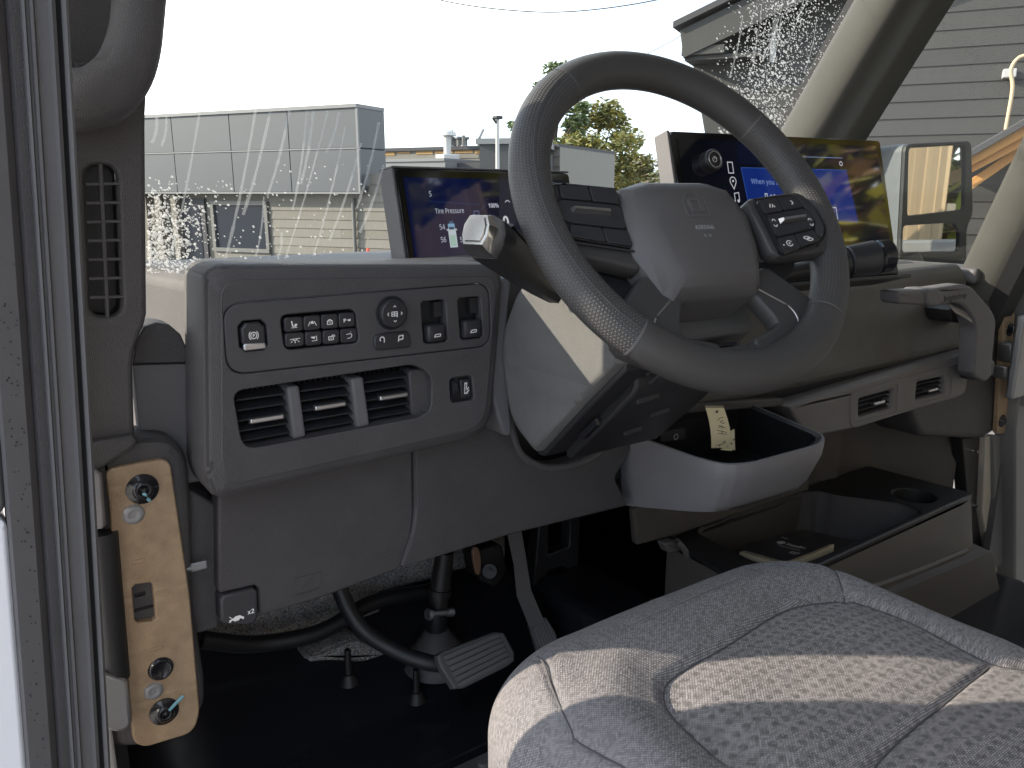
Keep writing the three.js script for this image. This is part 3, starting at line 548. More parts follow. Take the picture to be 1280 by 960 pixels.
  part('door_pillar_seal', loft([[V(0.006, 0, dz), V(0.09, 0, dz), V(0.09, 0, dz + 0.03), V(0.02, 0, dz + 0.03)].map((d) => S0.clone().add(d)), [V(0.006, 0, dz), V(0.09, 0, dz), V(0.09, 0, dz + 0.03), V(0.02, 0, dz + 0.03)].map((d) => S1.clone().add(d))]), M.deep, VAN);
  // quarter glass each side
  for (const x of [XR - 0.07, XL + 0.04]) part('quarter_glass', quadSheet(V(x, 1.42, -1.50), V(x, 1.42, -0.87), V(x, 2.30, -0.66), V(x, 2.30, -1.05)), M.glass, VAN);
  part('window_sill', [rbox(XR - 0.13, XR - 0.02, 1.40, 1.435, -1.5, -0.86, 0.01)], M.grey, VAN);
  // roof, header, bulkhead
  part('roof', [rbox(XL - 0.03, XR + 0.03, 2.42, 2.50, -1.0, 0.62, 0.02)], M.white, VAN);
  part('headliner', rbox(XL + 0.02, XR - 0.02, 2.385, 2.415, -1.0, 0.6, 0.01), M.headliner, VAN);
  part('header', rbox(XL, XR, 2.33, 2.42, -1.06, -0.9, 0.02), M.headliner, VAN);
  part('bulkhead', rbox(XL + 0.02, XR - 0.02, 0.72, 2.38, 0.58, 0.62, 0.01), M.headliner, VAN);
  part('rear_pillar', [rbox(XL - 0.03, XL + 0.06, 0.5, 2.42, 0.42, 0.60, 0.02), rbox(XR - 0.03, XR + 0.03, 0.5, 2.42, 0.42, 0.60, 0.02)], M.white, VAN);
  part('rear_pillar_trim', xPlate(roundPts([[0.56, 0.72], [0.56, 2.38], [-0.10, 2.38], [0.00, 1.75], [0.16, 1.30], [0.20, 0.72]], 0.03), XR - 0.09, XR - 0.035, 0.01), M.black, VAN);
  // floor, firewall, nose
  part('floor', [rbox(XL + 0.02, XR - 0.04, 0.66, 0.72, -1.6, 0.6, 0.01)], M.gloss, VAN);
  part('firewall', [rbox(XL, XR, 0.66, 1.36, -1.66, -1.58, 0.01), box(XL + 0.02, XR - 0.02, 1.30, 1.36, -1.62, -1.2)], M.deep, VAN);
  part('nose', [rbox(XL - 0.02, XR + 0.02, 0.25, 1.33, -2.3, -1.68, 0.12), rbox(XL + 0.03, XR - 0.03, 1.30, 1.385, -2.1, -1.56, 0.03)], M.white, VAN);
  part('cab_side', box(XL, XL + 0.05, 0.62, 1.30, -1.6, -0.93), M.deep, VAN); part('cab_side', box(XR - 0.05, XR, 0.62, 1.42, -1.6, -0.93), M.deep, VAN);
  part('outer_pillar', rbox(0.030, 0.078, 0.6, 2.42, -0.92, -0.824, 0.012), M.white, VAN);
  part('sill', [rbox(XL - 0.02, XL + 0.10, 0.5, 0.70, -0.9, 0.5, 0.02), rbox(XR - 0.10, XR + 0.02, 0.5, 0.70, -0.9, 0.5, 0.02)], M.black, VAN);
  // felt lining showing behind the pedals
  const felt = dataTex(256, (i, j) => { const n = hash(i >> 1, j >> 1), c = hash((i >> 1) + 900, (j >> 1) + 31), b = 0.45 + 0.6 * (n - 0.5) + 0.25 * (fbm(i / 20, j / 20, 12) - 0.5); return c > 0.965 ? [b * 0.6, b * 0.7, b * 1.3] : c < 0.03 ? [b * 1.35, b * 0.6, b * 0.6] : [b, b * 0.98, b * 0.95]; }, false, 0.22);
  const feltM = std({ color: lin(0.60, 0.59, 0.57), roughness: 1, map: felt, bumpMap: re(felt, 0.22), bumpScale: 0.003 });
  const fz = -1.22;
  part('felt_lining', [zPlate(roundPts(pz([[255, 765], [420, 700], [560, 690], [562, 720], [470, 742], [478, 765], [400, 795], [300, 808], [255, 805]], fz), 0.01), fz - 0.03, fz, 0.008), zPlate(roundPts(pz([[365, 808], [430, 782], [472, 800], [468, 815]], fz), 0.006), fz - 0.0, fz + 0.05, 0.008), zPlate(roundPts(pz([[560, 690], [640, 672], [640, 705], [565, 722]], fz), 0.01), fz - 0.05, fz - 0.02, 0.008)], feltM, VAN, { label: 'speckled grey felt lining' });
  part('wiring_loom', [tube([onZ(250, 800, -1.15), onZ(320, 805, -1.16), onZ(400, 790, -1.15), onZ(470, 752, -1.16), onZ(560, 735, -1.2)], 0.014, 40, 10)], M.black, VAN);
  part('floor_stud', [[435, 826, 495], [520, 850, 512], [515, 862, 0]].slice(0, 2).flatMap(([u, v]) => { const p = onZ(u, v, -1.08); return [bar(p.clone().add(V(0, -0.035, 0)), p.clone().add(V(0, 0.02, 0)), 0.007, 10, 0.005), bar(p.clone().add(V(0, -0.04, 0)), p.clone().add(V(0, -0.022, 0)), 0.016, 12, 0.01)]; }), M.darkMetal, VAN);
  part('toe_board', [xPlate(roundPts([[-1.40, 1.02], [-1.17, 0.80], [-1.08, 0.735], [-0.95, 0.722], [-0.95, 0.71], [-1.4, 0.71]], 0.02), 0.12, 0.86, 0.004), rbox(0.86, 1.02, 0.72, 0.86, -1.4, -0.92, 0.03)], M.gloss, VAN);

  // left door pillar trim with its vent
  const zt = -0.84;
  const trimO = pz([[60, -120], [196, -120], [182, 150], [184, 400], [172, 425], [166, 450], [169, 552], [92, 560], [76, 300]], zt);
  const ventO = roundPts(pz([[105, 206], [145, 206], [152, 394], [114, 396]], zt), 0.012);
  part('pillar_trim', [zPlate(roundPts(trimO, 0.006), zt - 0.012, zt, 0.005, [ventO])], M.trim, VAN, { label: 'dark left door pillar trim with a tall vent' });
  part('pillar_core', box(XL + 0.01, 0.112, 1.30, 2.42, -0.905, -0.872), M.deep, VAN);
  const ins = part('vent_grille', [zPlate(ventO, zt - 0.028, zt - 0.024, 0.0005, [circ(...pz([[128, 240]], zt)[0], 0.014), circ(...pz([[129, 265]], zt)[0], 0.015), circ(...pz([[132, 332]], zt)[0], 0.015), circ(...pz([[133, 378]], zt)[0], 0.014)])], M.black, VAN);
  part('vent_back', box(0.08, 0.145, 1.45, 1.66, zt - 0.0295, zt - 0.0285), M.deep, VAN);
  const p2 = (u, v) => onZ(u, v, zt - 0.004);
  part('grille_bar', beam(p2(125, 205), p2(134, 396), 0.003, 0.008, V(0, 0, 1)), M.trim, ins);
  for (let k = 0; k < 7; k++) { const v = 230 + k * 23.5; part('grille_bar', beam(p2(105 + (v - 206) * 0.04, v + 0.5), p2(148 + (v - 206) * 0.03, v - 0.5), 0.007, 0.0025), M.trim, ins); }
  part('pillar_cap', rbox(0.118, 0.142, 1.665, 1.712, zt - 0.002, zt + 0.004, 0.002), M.trim, VAN);
  for (const v of [90, 152]) part('pillar_seam', beam(onZ(62, v, zt + 0.0005), onZ(100, v - 1, zt + 0.0005), 0.003, 0.002), M.deep, VAN);

  // left hinge: dark housing, brown plate, bolts, aluminium arms
  const zh = -0.83;
  part('hinge_housing', [zPlate(roundPts(pz([[112, 572], [122, 560], [160, 548], [214, 546], [236, 570], [242, 640], [244, 760], [258, 850], [258, 885], [236, 912], [196, 935], [140, 938], [138, 900], [128, 700]], zh - 0.004), 0.012), zh - 0.07, zh - 0.004, 0.012), zPlate(roundPts(pz([[92, 556], [170, 543], [172, 556], [120, 590], [100, 588]], zh), 0.004), zh - 0.05, zh + 0.003, 0.004)], M.dash, VAN);
  const brown = dataTex(256, (i, j) => { const n = fbm(i / 26, j / 26, 9, 5), s = hash(i, j); const q = hash((i >> 1) + 300, (j >> 1) + 17), k = 0.76 + 0.34 * (n - 0.5) + 0.12 * (s - 0.5) + (q > 0.990 ? 0.22 : q < 0.012 ? -0.25 : 0); return [k, k * (0.97 + 0.05 * n), k * (0.92 + 0.08 * n)]; }, false, 0.12);
  const brownM = std({ color: lin(0.46, 0.325, 0.21), roughness: 0.42, map: brown, bumpMap: re(grainTex, 0.016), bumpScale: 0.00012 });
  const slot = roundPts(pz([[164, 730], [190, 726], [194, 774], [168, 777]], zh), 0.003);
  const hp = part('hinge_plate', [zPlate(roundPts(pz([[131, 586], [211, 571], [236, 740], [249, 890], [240, 914], [180, 932], [166, 926], [157, 830]], zh), [0.010, 0.012, 0.008, 0.010, 0.012, 0.010, 0.008, 0.006]), zh - 0.006, zh + 0.004, 0.002, [slot])], brownM, VAN, { label: 'tan hinge plate with bolts on the left pillar' });
  part('slot_back', box(0.12, 0.15, 1.14, 1.20, zh - 0.05, zh - 0.0075), M.deep, hp);
  part('slot_latch', [rbox(...(() => { const a = onZ(168, 765, zh - 0.004), b = onZ(192, 755, zh - 0.004); return [a.x, b.x, a.y, b.y]; })(), zh - 0.0074, zh - 0.002, 0.002), rbox(...(() => { const a = onZ(168, 748, zh - 0.004), b = onZ(182, 738, zh - 0.004); return [a.x, b.x, a.y, b.y]; })(), zh - 0.0074, zh - 0.003, 0.002)], M.gloss, hp);
  const bolt = (u, v, r, kind) => {
    const p = onZ(u, v, zh + 0.004), g = [];
    const cone = (r0, r1, z0, z1, n = 28) => new THREE.CylinderGeometry(r1, r0, z1 - z0, n).rotateX(Math.PI / 2).translate(p.x, p.y, p.z + (z0 + z1) / 2);
    if (kind === 'bolt') { const lathe = new THREE.LatheGeometry([[0, 0.002], [0.30, 0.002], [0.30, 0.007], [0.42, 0.0078], [0.62, 0.006], [0.70, 0.0028], [0.98, 0.002], [1.0, 0.0]].map(([a, b]) => new THREE.Vector2(a * r, b)), 28).rotateX(Math.PI / 2).translate(p.x, p.y, p.z);
      const b = part('bolt', lathe, M.gloss, hp); for (let k = 0; k < 6; k++) g.push(new THREE.CylinderGeometry(r * 0.07, r * 0.07, 0.004, 6).rotateX(Math.PI / 2).translate(p.x + Math.cos(k) * r * 0.24, p.y + Math.sin(k * 1.047) * r * 0.24, p.z + 0.004)); return b; }
    if (kind === 'hole') return part('bolt_hole', new THREE.LatheGeometry([[0, 0.0005], [0.6, 0.0005], [0.68, 0.003], [0.85, 0.0035], [1.0, 0.0]].map(([a, b]) => new THREE.Vector2(a * r, b)), 28).rotateX(Math.PI / 2).translate(p.x, p.y, p.z), M.gloss, hp);
    return part('rivet', new THREE.LatheGeometry([[0, 0.0018], [0.3, 0.0012], [0.4, 0.0022], [0.8, 0.0024], [1, 0.0]].map(([a, b]) => new THREE.Vector2(a * r, b)), 24).rotateX(Math.PI / 2).translate(p.x, p.y, p.z), M.alu, hp);
  };
  bolt(178, 611, 0.0155, 'bolt'); bolt(205, 889, 0.0150, 'bolt'); bolt(201, 836, 0.0130, 'hole'); bolt(167, 643, 0.0105, 'rivet'); bolt(192, 864, 0.0100, 'rivet');
  const blue = std({ color: lin(0.22, 0.46, 0.55), roughness: 0.6 });
  part('paint_mark', [beam(onZ(180, 617, zh + 0.012), onZ(187, 626, zh + 0.006), 0.0035, 0.002), beam(onZ(211, 888, zh + 0.012), onZ(229, 870, zh + 0.006), 0.0032, 0.002)], blue, hp);
  const stamp = (u, v) => { const a = onZ(u - 9, v + 6, zh + 0.004), b = onZ(u + 9, v - 6, zh + 0.004); return zPlate(roundPts([[a.x, a.y], [b.x, a.y], [b.x, b.y], [a.x, b.y]], 0.002), zh + 0.0036, zh + 0.0050, 0.0004, [[[a.x + 0.002, a.y + 0.002], [b.x - 0.002, a.y + 0.002], [b.x - 0.002, b.y - 0.002], [a.x + 0.002, b.y - 0.002]]]); };
  part('stamped_mark', stamp(172, 703), brownM, hp); part('stamped_mark', stamp(195, 812), brownM, hp);
  const zA = -0.815;
  part('hinge_arm', [zPlate(roundPts(pz([[100, 590], [128, 588], [134, 662], [112, 664], [110, 640]], zA), 0.004), zA - 0.03, zA, 0.004), zPlate(roundPts(pz([[125, 840], [152, 848], [160, 850], [166, 908], [150, 917], [128, 912]], zA), 0.004), zA - 0.035, zA, 0.004), beam(onZ(107, 600, zA - 0.01), onZ(134, 905, zA - 0.01), 0.005, 0.01)], M.alu, VAN);
  part('hinge_pin', [bar(onZ(128, 664, zA - 0.016), onZ(144, 846, zA - 0.016), 0.0145, 18)], M.black, VAN);
  // latch tab beside it
  part('striker_tab', [rbox(...(() => { const a = onZ(233, 718, -0.836), b = onZ(259, 700, -0.836); return [a.x + 0.005, b.x, a.y, b.y]; })(), -0.840, -0.836, 0.003), bar(onZ(228, 711, -0.838), onZ(242, 710, -0.838), 0.003)], M.alu, VAN);

  // right hinge: housing, plate, bolts
  const zr = -0.83;
  part('hinge_housing', [zPlate(roundPts(pz([[1130, 500], [1150, 546], [1228, 549], [1246, 538], [1262, 388], [1252, 378], [1215, 372], [1205, 420], [1212, 452]], zr - 0.01), 0.02), zr - 0.12, zr - 0.008, 0.014)], M.dash, VAN);
  const rp = part('hinge_plate', zPlate(roundPts(pz([[1252, 390], [1266, 390], [1254, 541], [1243, 542]], zr), 0.012), zr - 0.006, zr + 0.006, 0.003), brownM, VAN, { label: 'tan hinge plate on the right pillar' });
  for (const [u, v] of [[1262, 412], [1252, 526]]) { const p = onZ(u, v, zr + 0.006); part('bolt', new THREE.LatheGeometry([[0, 0.008], [0.5, 0.008], [0.62, 0.003], [1, 0.0025], [1, 0]].map(([a, b]) => new THREE.Vector2(a * 0.015, b)), 24).rotateX(Math.PI / 2).translate(p.x, p.y, p.z), M.gloss, rp); }
  part('hinge_arm', [zPlate(roundPts(pz([[1264, 430], [1275, 427], [1275, 452], [1264, 454]], zr + 0.03), 0.004), zr, zr + 0.03, 0.004), zPlate(roundPts(pz([[1257, 458], [1276, 460], [1275, 478], [1257, 474]], zr + 0.03), 0.004), zr, zr + 0.03, 0.004), rbox(...(() => { const a = onZ(1258, 504, zr), b = onZ(1272, 480, zr); return [a.x, b.x, a.y, b.y]; })(), zr, zr + 0.05, 0.006)], M.alu, VAN);
  // body flange down the right doorway: dark edge with studs, pale painted rim, seal
  const F = (list, z, t, m, name, b = 0.003) => part(name, zPlate(roundPts(pz(list, z), 0.004), z - t, z, b), m, VAN);
  F([[1203, 548], [1238, 545], [1228, 600], [1236, 690], [1245, 720], [1258, 790], [1216, 780], [1216, 700]], -0.86, 0.03, M.black, 'jamb');
  F([[1233, 545], [1250, 545], [1247, 640], [1262, 740], [1285, 830], [1270, 830], [1240, 715], [1228, 640]], -0.845, 0.03, M.cream, 'jamb_rim');
  F([[1243, 545], [1255, 545], [1254, 640], [1268, 740], [1292, 830], [1280, 830], [1252, 715], [1244, 630]], -0.835, 0.02, M.paintGrey, 'jamb_seal');
  const st = [[1216, 563], [1217, 632]].map(([u, v]) => { const p = onZ(u, v, -0.86); return bar(p, p.clone().add(V(0, 0, 0.012)), 0.0055, 10, 0.004); });
  part('jamb_stud', st, M.chrome, VAN);
  // step plinth below the bin
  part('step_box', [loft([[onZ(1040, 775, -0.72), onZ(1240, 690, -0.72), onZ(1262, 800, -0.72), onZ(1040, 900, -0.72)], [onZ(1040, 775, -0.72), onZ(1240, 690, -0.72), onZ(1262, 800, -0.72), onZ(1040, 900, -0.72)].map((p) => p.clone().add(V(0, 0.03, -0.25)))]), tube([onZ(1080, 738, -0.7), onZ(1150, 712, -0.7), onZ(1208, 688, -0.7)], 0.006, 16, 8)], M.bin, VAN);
  part('jamb_clip', [tube([onZ(1213, 686, -0.78), onZ(1226, 695, -0.78), onZ(1236, 705, -0.78)], 0.010, 16, 8)], M.darkMetal, VAN);
}
// ---- driver's door, swung open, seen on its inner edge
{
  const d = thing('driver_door', 'open driver door at the left edge, dark rubber seals on its inner rim', 'door', V(0.05, 0.6, -0.68));
  const z0 = -0.68, ax = V(0.062, 1, 0.0).normalize(), P = (u, v) => onZ(u, v, z0);
  const s = (pts, mat, name, label) => { // strip with section pts (x along the door, depth), following the slanted rim
    const o = P(80, 960), rg = (y) => pts.map(([x, q]) => V(o.x + x + (y - o.y) * 0.062, y, z0 + q));
    return part(name, loft([rg(0.62), rg(2.3)].map((r) => r), { crease: 0.5 }), mat, d, { label });
  };
  // x offsets in metres from the middle of the strip at the lower frame edge
  s([[0.0345, -0.03], [0.0345, 0.0], [0.0325, 0.003], [0.0300, 0.0], [0.0300, -0.03]], M.rubberLight, 'seal_lip');
  s([[0.0300, -0.03], [0.0300, -0.005], [0.0262, -0.005], [0.0262, -0.03]], M.deep, 'seal_groove');
  s([[0.0262, -0.03], [0.0262, 0.002], [0.0236, 0.004], [0.021, 0.001], [0.0135, 0.001], [0.0122, 0.0045], [0.0104, 0.0045], [0.0096, 0.0008], [0.0082, 0.0008], [0.0072, 0.0040], [0.0056, 0.0025], [0.005, -0.002], [0.005, -0.03]], M.rubber, 'door_seal', 'ribbed grey rubber seal');
  s([[0.005, -0.03], [0.005, -0.004], [-0.001, -0.001], [-0.004, -0.007], [-0.004, -0.03]], M.trim, 'seal_base');
  s([[-0.004, -0.03], [-0.004, -0.006], [-0.009, 0.002], [-0.024, 0.006], [-0.026, 0.0], [-0.026, -0.03]], M.rubber, 'door_rim', 'wet dark rim dotted with rain');
  const wet = [], o = P(80, 960);
  for (let i = 0; i < 130; i++) { const y = rr(0.95, 1.55), x = o.x + (y - o.y) * 0.062 + rr(-0.0235, -0.010); wet.push(new THREE.SphereGeometry(rr(0.0004, 0.0008), 6, 5).scale(1, 1, 0.6).translate(x, y, z0 + 0.0050)); }
  const dr = part('rain_beads', wet, M.gloss, d); dr.userData.kind = 'stuff';
  // skin: lower panel, window frame, glass
  const rr0 = (x, y) => x + (y - o.y) * 0.062 + o.x;
  const panel = (list, a, b, m, n) => part(n, zPlate(roundPts(list, 0.01), a, b, 0.004), m, d);
  panel([[rr0(-0.026, 0.62), 0.62], [rr0(-0.026, 1.36), 1.36], [-1.0, 1.36], [-1.0, 0.62]], z0 - 0.05, z0 - 0.002, M.white, 'door_panel');
  panel([[rr0(-0.026, 1.362), 1.362], [rr0(-0.026, 2.3), 2.3], [rr0(-0.10, 2.3), 2.3], [rr0(-0.10, 1.362), 1.362]], z0 - 0.05, z0 - 0.004, M.rubber, 'window_frame');
  panel([[rr0(-0.10, 2.302), 2.302], [-1.0, 2.302], [-1.0, 2.36], [rr0(-0.10, 2.36), 2.36]], z0 - 0.05, z0 - 0.004, M.rubber, 'window_frame');
  part('door_glass', quadSheet(V(rr0(-0.09, 1.36), 1.36, z0 - 0.03), V(-1.0, 1.36, z0 - 0.03), V(-1.0, 2.3, z0 - 0.03), V(rr0(-0.09, 2.3), 2.3, z0 - 0.03)), M.glass, d);
}
// ---- passenger door, swung open
{
  const d = thing('passenger_door', 'open passenger door at the right edge, grey inner panel with a pressed recess', 'door', V(2.1, 0.62, -0.8));
  const z = -0.80, A = onZ(1262, 560, z);
  const list = [[A.x + 0.012, 2.2], [3.0, 2.2], [3.0, 0.6], [A.x + 0.16, 0.6], [A.x + 0.015, 1.06]];
  const hole = roundPts([[A.x + 0.10, 1.02], [A.x + 0.42, 1.05], [A.x + 0.42, 0.70], [A.x + 0.22, 0.72], [A.x + 0.13, 0.85]], 0.03), win = roundPts([[A.x + 0.10, 1.46], [2.9, 1.46], [2.9, 2.12], [A.x + 0.10, 2.12]], 0.03);
  part('door_panel', zPlate(roundPts(list, 0.015), z - 0.05, z, 0.006, [hole, win]), M.paintGrey, d);
  part('door_recess', box(A.x + 0.05, A.x + 0.48, 0.66, 1.1, z - 0.048, z - 0.03), M.grey, d);
  part('door_glass', quadSheet(V(A.x + 0.08, 1.44, z - 0.025), V(2.92, 1.44, z - 0.025), V(2.92, 2.14, z - 0.025), V(A.x + 0.08, 2.14, z - 0.025)), M.glass, d);
  part('hinge_bracket', [rbox(...(() => { const a = onZ(1266, 500, z + 0.02), b = onZ(1300, 392, z + 0.02); return [a.x, b.x, a.y, b.y]; })(), z + 0.001, z + 0.02, 0.006)], M.alu, d);
}
// ---- wing mirror outside the right quarter glass
{
  const x = 2.2, m = thing('wing_mirror', 'tall grey wing mirror outside the right window, a large glass above a small wide-angle glass', 'mirror', V(2.2, 1.38, -1.15));
  // mirror faces back and a little towards the driver
  const C = EYE.clone().addScaledVector(rayDir(1166, 252), 2.05), turn = -0.16;
  const nrm = V(Math.sin(turn), 0, Math.cos(turn)), rx = V(Math.cos(turn), 0, -Math.sin(turn));
  const loc = (u, v) => { const p = onPlane(u, v, C, nrm).sub(C); return [p.dot(rx), p.y]; };
  const Mx = new THREE.Matrix4().makeBasis(rx, V(0, 1, 0), nrm).setPosition(C);
  const outer = roundPts([loc(1130, 180), loc(1212, 176), loc(1214, 268), loc(1206, 285), loc(1206, 334), loc(1122, 334), loc(1126, 260)], [0.02, 0.02, 0.03, 0.02, 0.02, 0.02, 0.01]);
  const g1 = roundPts([loc(1134, 185), loc(1204, 181), loc(1203, 262), loc(1132, 270)], 0.012), g2 = roundPts([loc(1127, 282), loc(1190, 278), loc(1197, 290), loc(1196, 314), loc(1126, 315)], 0.012);
  const back = outer.map(([a, b]) => [a * 0.86 - 0.02, b * 0.92]);
  const R = (pts, z) => pts.map(([a, b]) => V(a, b, z).applyMatrix4(Mx));
  part('housing', loft([R(back, -0.14), R(outer.map(([a, b]) => [a * 0.97, b * 0.98]), -0.09), R(outer, -0.03), R(outer, -0.006)], { crease: 0.7 }), plastic(lin(0.11, 0.12, 0.14), 0.5), m);
  part('bezel', ext(outer, 0.012, 0.003, [g1, g2]).translate(0, 0, -0.006).applyMatrix4(Mx), M.black, m);
  part('mirror_glass', ext(g1, 0.004, 0.0005).translate(0, 0, -0.004).applyMatrix4(Mx), M.mirror, m, { uv: false });
  part('wide_angle_glass', ext(g2, 0.004, 0.0005).translate(0, 0, -0.004).applyMatrix4(Mx), M.mirror, m, { uv: false });
  part('mirror_arm', [beam(C.clone().add(V(-0.03, -0.14, -0.06)), V(XR - 0.02, 1.40, -1.08), 0.09, 0.05)], M.black, m);
}
// ---- grab handles
{
  const h = thing('grab_handle', 'thick dark grab handle curving in from the top of the left pillar', 'handle', V(0.15, 1.7, -0.79));
  const z = -0.79, P = (u, v, q = z) => onZ(u, v, q);
  const path = [P(84, 126, -0.83), P(100, 125, -0.80), P(128, 118), P(154, 92), P(168, 52), P(174, 0), P(180, -80), P(186, -180), V(P(186, -180).x, 2.12, -0.79), V(P(186, -180).x - 0.03, 2.2, -0.83)];
  const g = new THREE.TubeGeometry(new THREE.CatmullRomCurve3(path, false, 'catmullrom', 0.5), 90, 0.0225, 18, false);
  const pA = g.attributes.position; { // flatter section towards the lower foot
    const c = new THREE.CatmullRomCurve3(path, false, 'catmullrom', 0.5); for (let i = 0; i <= 90; i++) { const m = c.getPointAt(i / 90), k = i / 90, f = 1.22 - 0.28 * Math.min(1, k * 5); for (let j = 0; j <= 18; j++) { const q = i * 19 + j; pA.setXYZ(q, m.x + (pA.getX(q) - m.x) * f, m.y + (pA.getY(q) - m.y) * f, m.z + (pA.getZ(q) - m.z) * 0.9); } } }
  g.computeVertexNormals();
  part('grip', g, M.trim, h);
  part('foot', [rbox(P(82, 0).x, P(98, 0).x, P(0, 158).y, P(0, 92).y, -0.845, -0.81, 0.01)], M.trim, h);
  // passenger side, cranked
  const q = thing('passenger_handle', 'cranked grey grab handle with raised lettering at the right end of the dashboard', 'handle', V(1.7, 1.35, -0.78));
  const zz = -0.76, o = roundPts(pz([[1164, 361], [1205, 355], [1216, 358], [1241, 388], [1246, 400], [1239, 472], [1232, 478], [1217, 470], [1221, 405], [1208, 385], [1198, 378], [1168, 382]], zz), [0.008, 0.03, 0.02, 0.03, 0.03, 0.012, 0.012, 0.012, 0.03, 0.03, 0.02, 0.008]);
  part('grip', zPlate(o, zz - 0.035, zz, 0.006, [], 4), M.grey, q);
  part('end_grip', [zPlate(roundPts(pz([[1121, 364], [1160, 362], [1164, 366], [1162, 382], [1122, 380]], zz), 0.008), zz - 0.035, zz + 0.002, 0.005, [], 4)], M.grey, q);
  part('knuckle', [zPlate(roundPts(pz([[1153, 361], [1170, 360], [1175, 366], [1173, 382], [1155, 383]], zz), 0.012), zz - 0.04, zz + 0.006, 0.006, [], 4)], M.grey, q);
  part('mount', zPlate(roundPts(pz([[1186, 384], [1204, 382], [1216, 400], [1214, 406], [1186, 402]], zz - 0.05), 0.006), zz - 0.13, zz - 0.045, 0.006), M.black, q); part('mount', rbox(...(() => { const a = onZ(1214, 476, zz - 0.03), b = onZ(1240, 448, zz - 0.03); return [a.x, b.x, a.y, b.y]; })(), zz - 0.09, zz - 0.02, 0.01), M.black, q);
}
// ================================================================ dashboard
const DASH = thing('dashboard', 'dark grey moulded dashboard across the cab with a switch panel, air vents and knee panels', 'dashboard', V(1.0, 1.13, -0.9));
{
  const zf = -0.78;
  // ---- switch pod
  const panelO = roundPts(pz([[277, 380], [612, 353], [614, 433], [284, 470]], zf), 0.020);
  const ventO = roundPts(pz([[291, 489], [520, 455], [540, 470], [539, 512], [525, 522], [304, 563]], zf), [0.012, 0.012, 0.010, 0.012, 0.010, 0.016]);
  const thumbO = roundPts(pz([[562, 473], [590, 469], [593, 500], [564, 504]], zf), 0.003);
  const podO = roundPts(pz([[255, 344], [274, 330], [628, 330], [634, 350], [618, 545], [270, 629], [258, 600]], zf), [0.012, 0.012, 0.01, 0.012, 0.035, 0.012, 0.02]);
  { // shell with rolled rims, and its flat face
    const c0 = [0.365, 1.415], sh = (d) => podO.map(([x, y]) => { const k = 1 - d / 0.16, ky = 1 - d / 0.105; return [c0[0] + (x - c0[0]) * k, c0[1] + (y - c0[1]) * ky]; });
    const R = (d, z) => sh(d).map(([x, y]) => V(x, y, z)), rg = [R(0, zf - 0.075)];
    for (let k = 0; k <= 6; k++) { const a = k / 6 * Math.PI / 2; rg.push(R(0.014 * (1 - Math.cos(a)), zf - 0.014 + 0.014 * Math.sin(a) - 0.0012)); }
    part('switch_pod', [loft(rg, { capA: false, capB: false, crease: 0.9 }), zPlate(sh(0.0135), zf - 0.006, zf, 0.0014, [panelO, ventO, thumbO])], M.dash, DASH);
    const wall = (o, d) => loft([o.map(([x, y]) => V(x, y, zf - d)), o.map(([x, y]) => V(x, y, zf - 0.003))], { capA: false, capB: false, crease: 0.7 });
    part('recess_wall', [wall(ventO, 0.056), wall(thumbO, 0.03)], M.dash, DASH);
  }
  part('pod_core', box(0.20, 0.518, 1.325, 1.505, -0.86, zf - 0.064), M.deep, DASH);
  // grained corner strip down the left edge
  const cr = []; const Lp = [[252, 352], [262, 420], [270, 520], [268, 610]]; 
  // body of the dash behind the pod
  part('dash_top', [xPlate(roundPts([[-1.52, 1.44], [-1.3, 1.500], [-0.86, 1.520], [-0.845, 1.50], [-0.845, 1.36], [-1.5, 1.36]], 0.02), 0.204, 0.96, 0.022, [], 5), xPlate(roundPts([[-1.52, 1.40], [-1.3, 1.43], [-1.0, 1.445], [-0.95, 1.42], [-0.95, 1.36], [-1.5, 1.36]], 0.02), 0.955, 1.86, 0.02, [], 5)], M.dash, DASH);
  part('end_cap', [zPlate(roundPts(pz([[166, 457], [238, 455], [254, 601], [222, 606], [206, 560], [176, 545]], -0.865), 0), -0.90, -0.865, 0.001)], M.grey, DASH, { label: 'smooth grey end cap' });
  part('end_cap_top', [zPlate(roundPts(pz([[166, 455], [169, 428], [180, 409], [196, 403], [212, 406], [226, 418], [234, 436], [237, 453]], -0.865), 0), -0.905, -0.865, 0.002, [], 3)], M.dash, DASH);
  part('end_panel', [zPlate(roundPts(pz([[222, 604], [262, 626], [274, 632], [274, 785], [236, 795], [226, 700]], -0.855), 0.003), -0.90, -0.855, 0.003)], M.knee, DASH);
  // ---- switch panel
  const zp = zf - 0.0005;
  const hP = roundPts(pz([[297, 402], [332, 399], [336, 437], [300, 440]], zp), 0.005), hB = roundPts(pz([[350, 394], [444, 386], [449, 429], [356, 438]], zp), 0.008);
  const hW1 = roundPts(pz([[526, 377], [557, 374], [560, 427], [530, 430]], zp), 0.003), hW2 = roundPts(pz([[572, 373], [601, 370], [604, 422], [576, 425]], zp), 0.003);
  const inset = panelO.map((p) => p); const cx = inset.reduce((s, p) => s + p[0], 0) / inset.length, cy = inset.reduce((s, p) => s + p[1], 0) / inset.length;
  const pan = inset.map(([x, y]) => [cx + (x - cx) * 0.9945, cy + (y - cy) * 0.98]);
  const SP = part('switch_panel', zPlate(pan, zp - 0.018, zp, 0.0015, [hP, hB, hW1, hW2]), M.panel, DASH);
  part('panel_back', zPlate(pan, zp - 0.030, zp - 0.0185, 0.0005), M.deep, SP);
  const btn = (list, z0, z1, r, draw, par, { bevel = 0.0018, name = 'button', w = 128, h = 128, bg } = {}) => {
    const o = roundPts(pz(list, z1), r), g = zPlate(o, z0, z1, bevel); faceUV(g);
    return part(name, g, inkMat(draw, w, h, bg), par, { uv: false });
  };
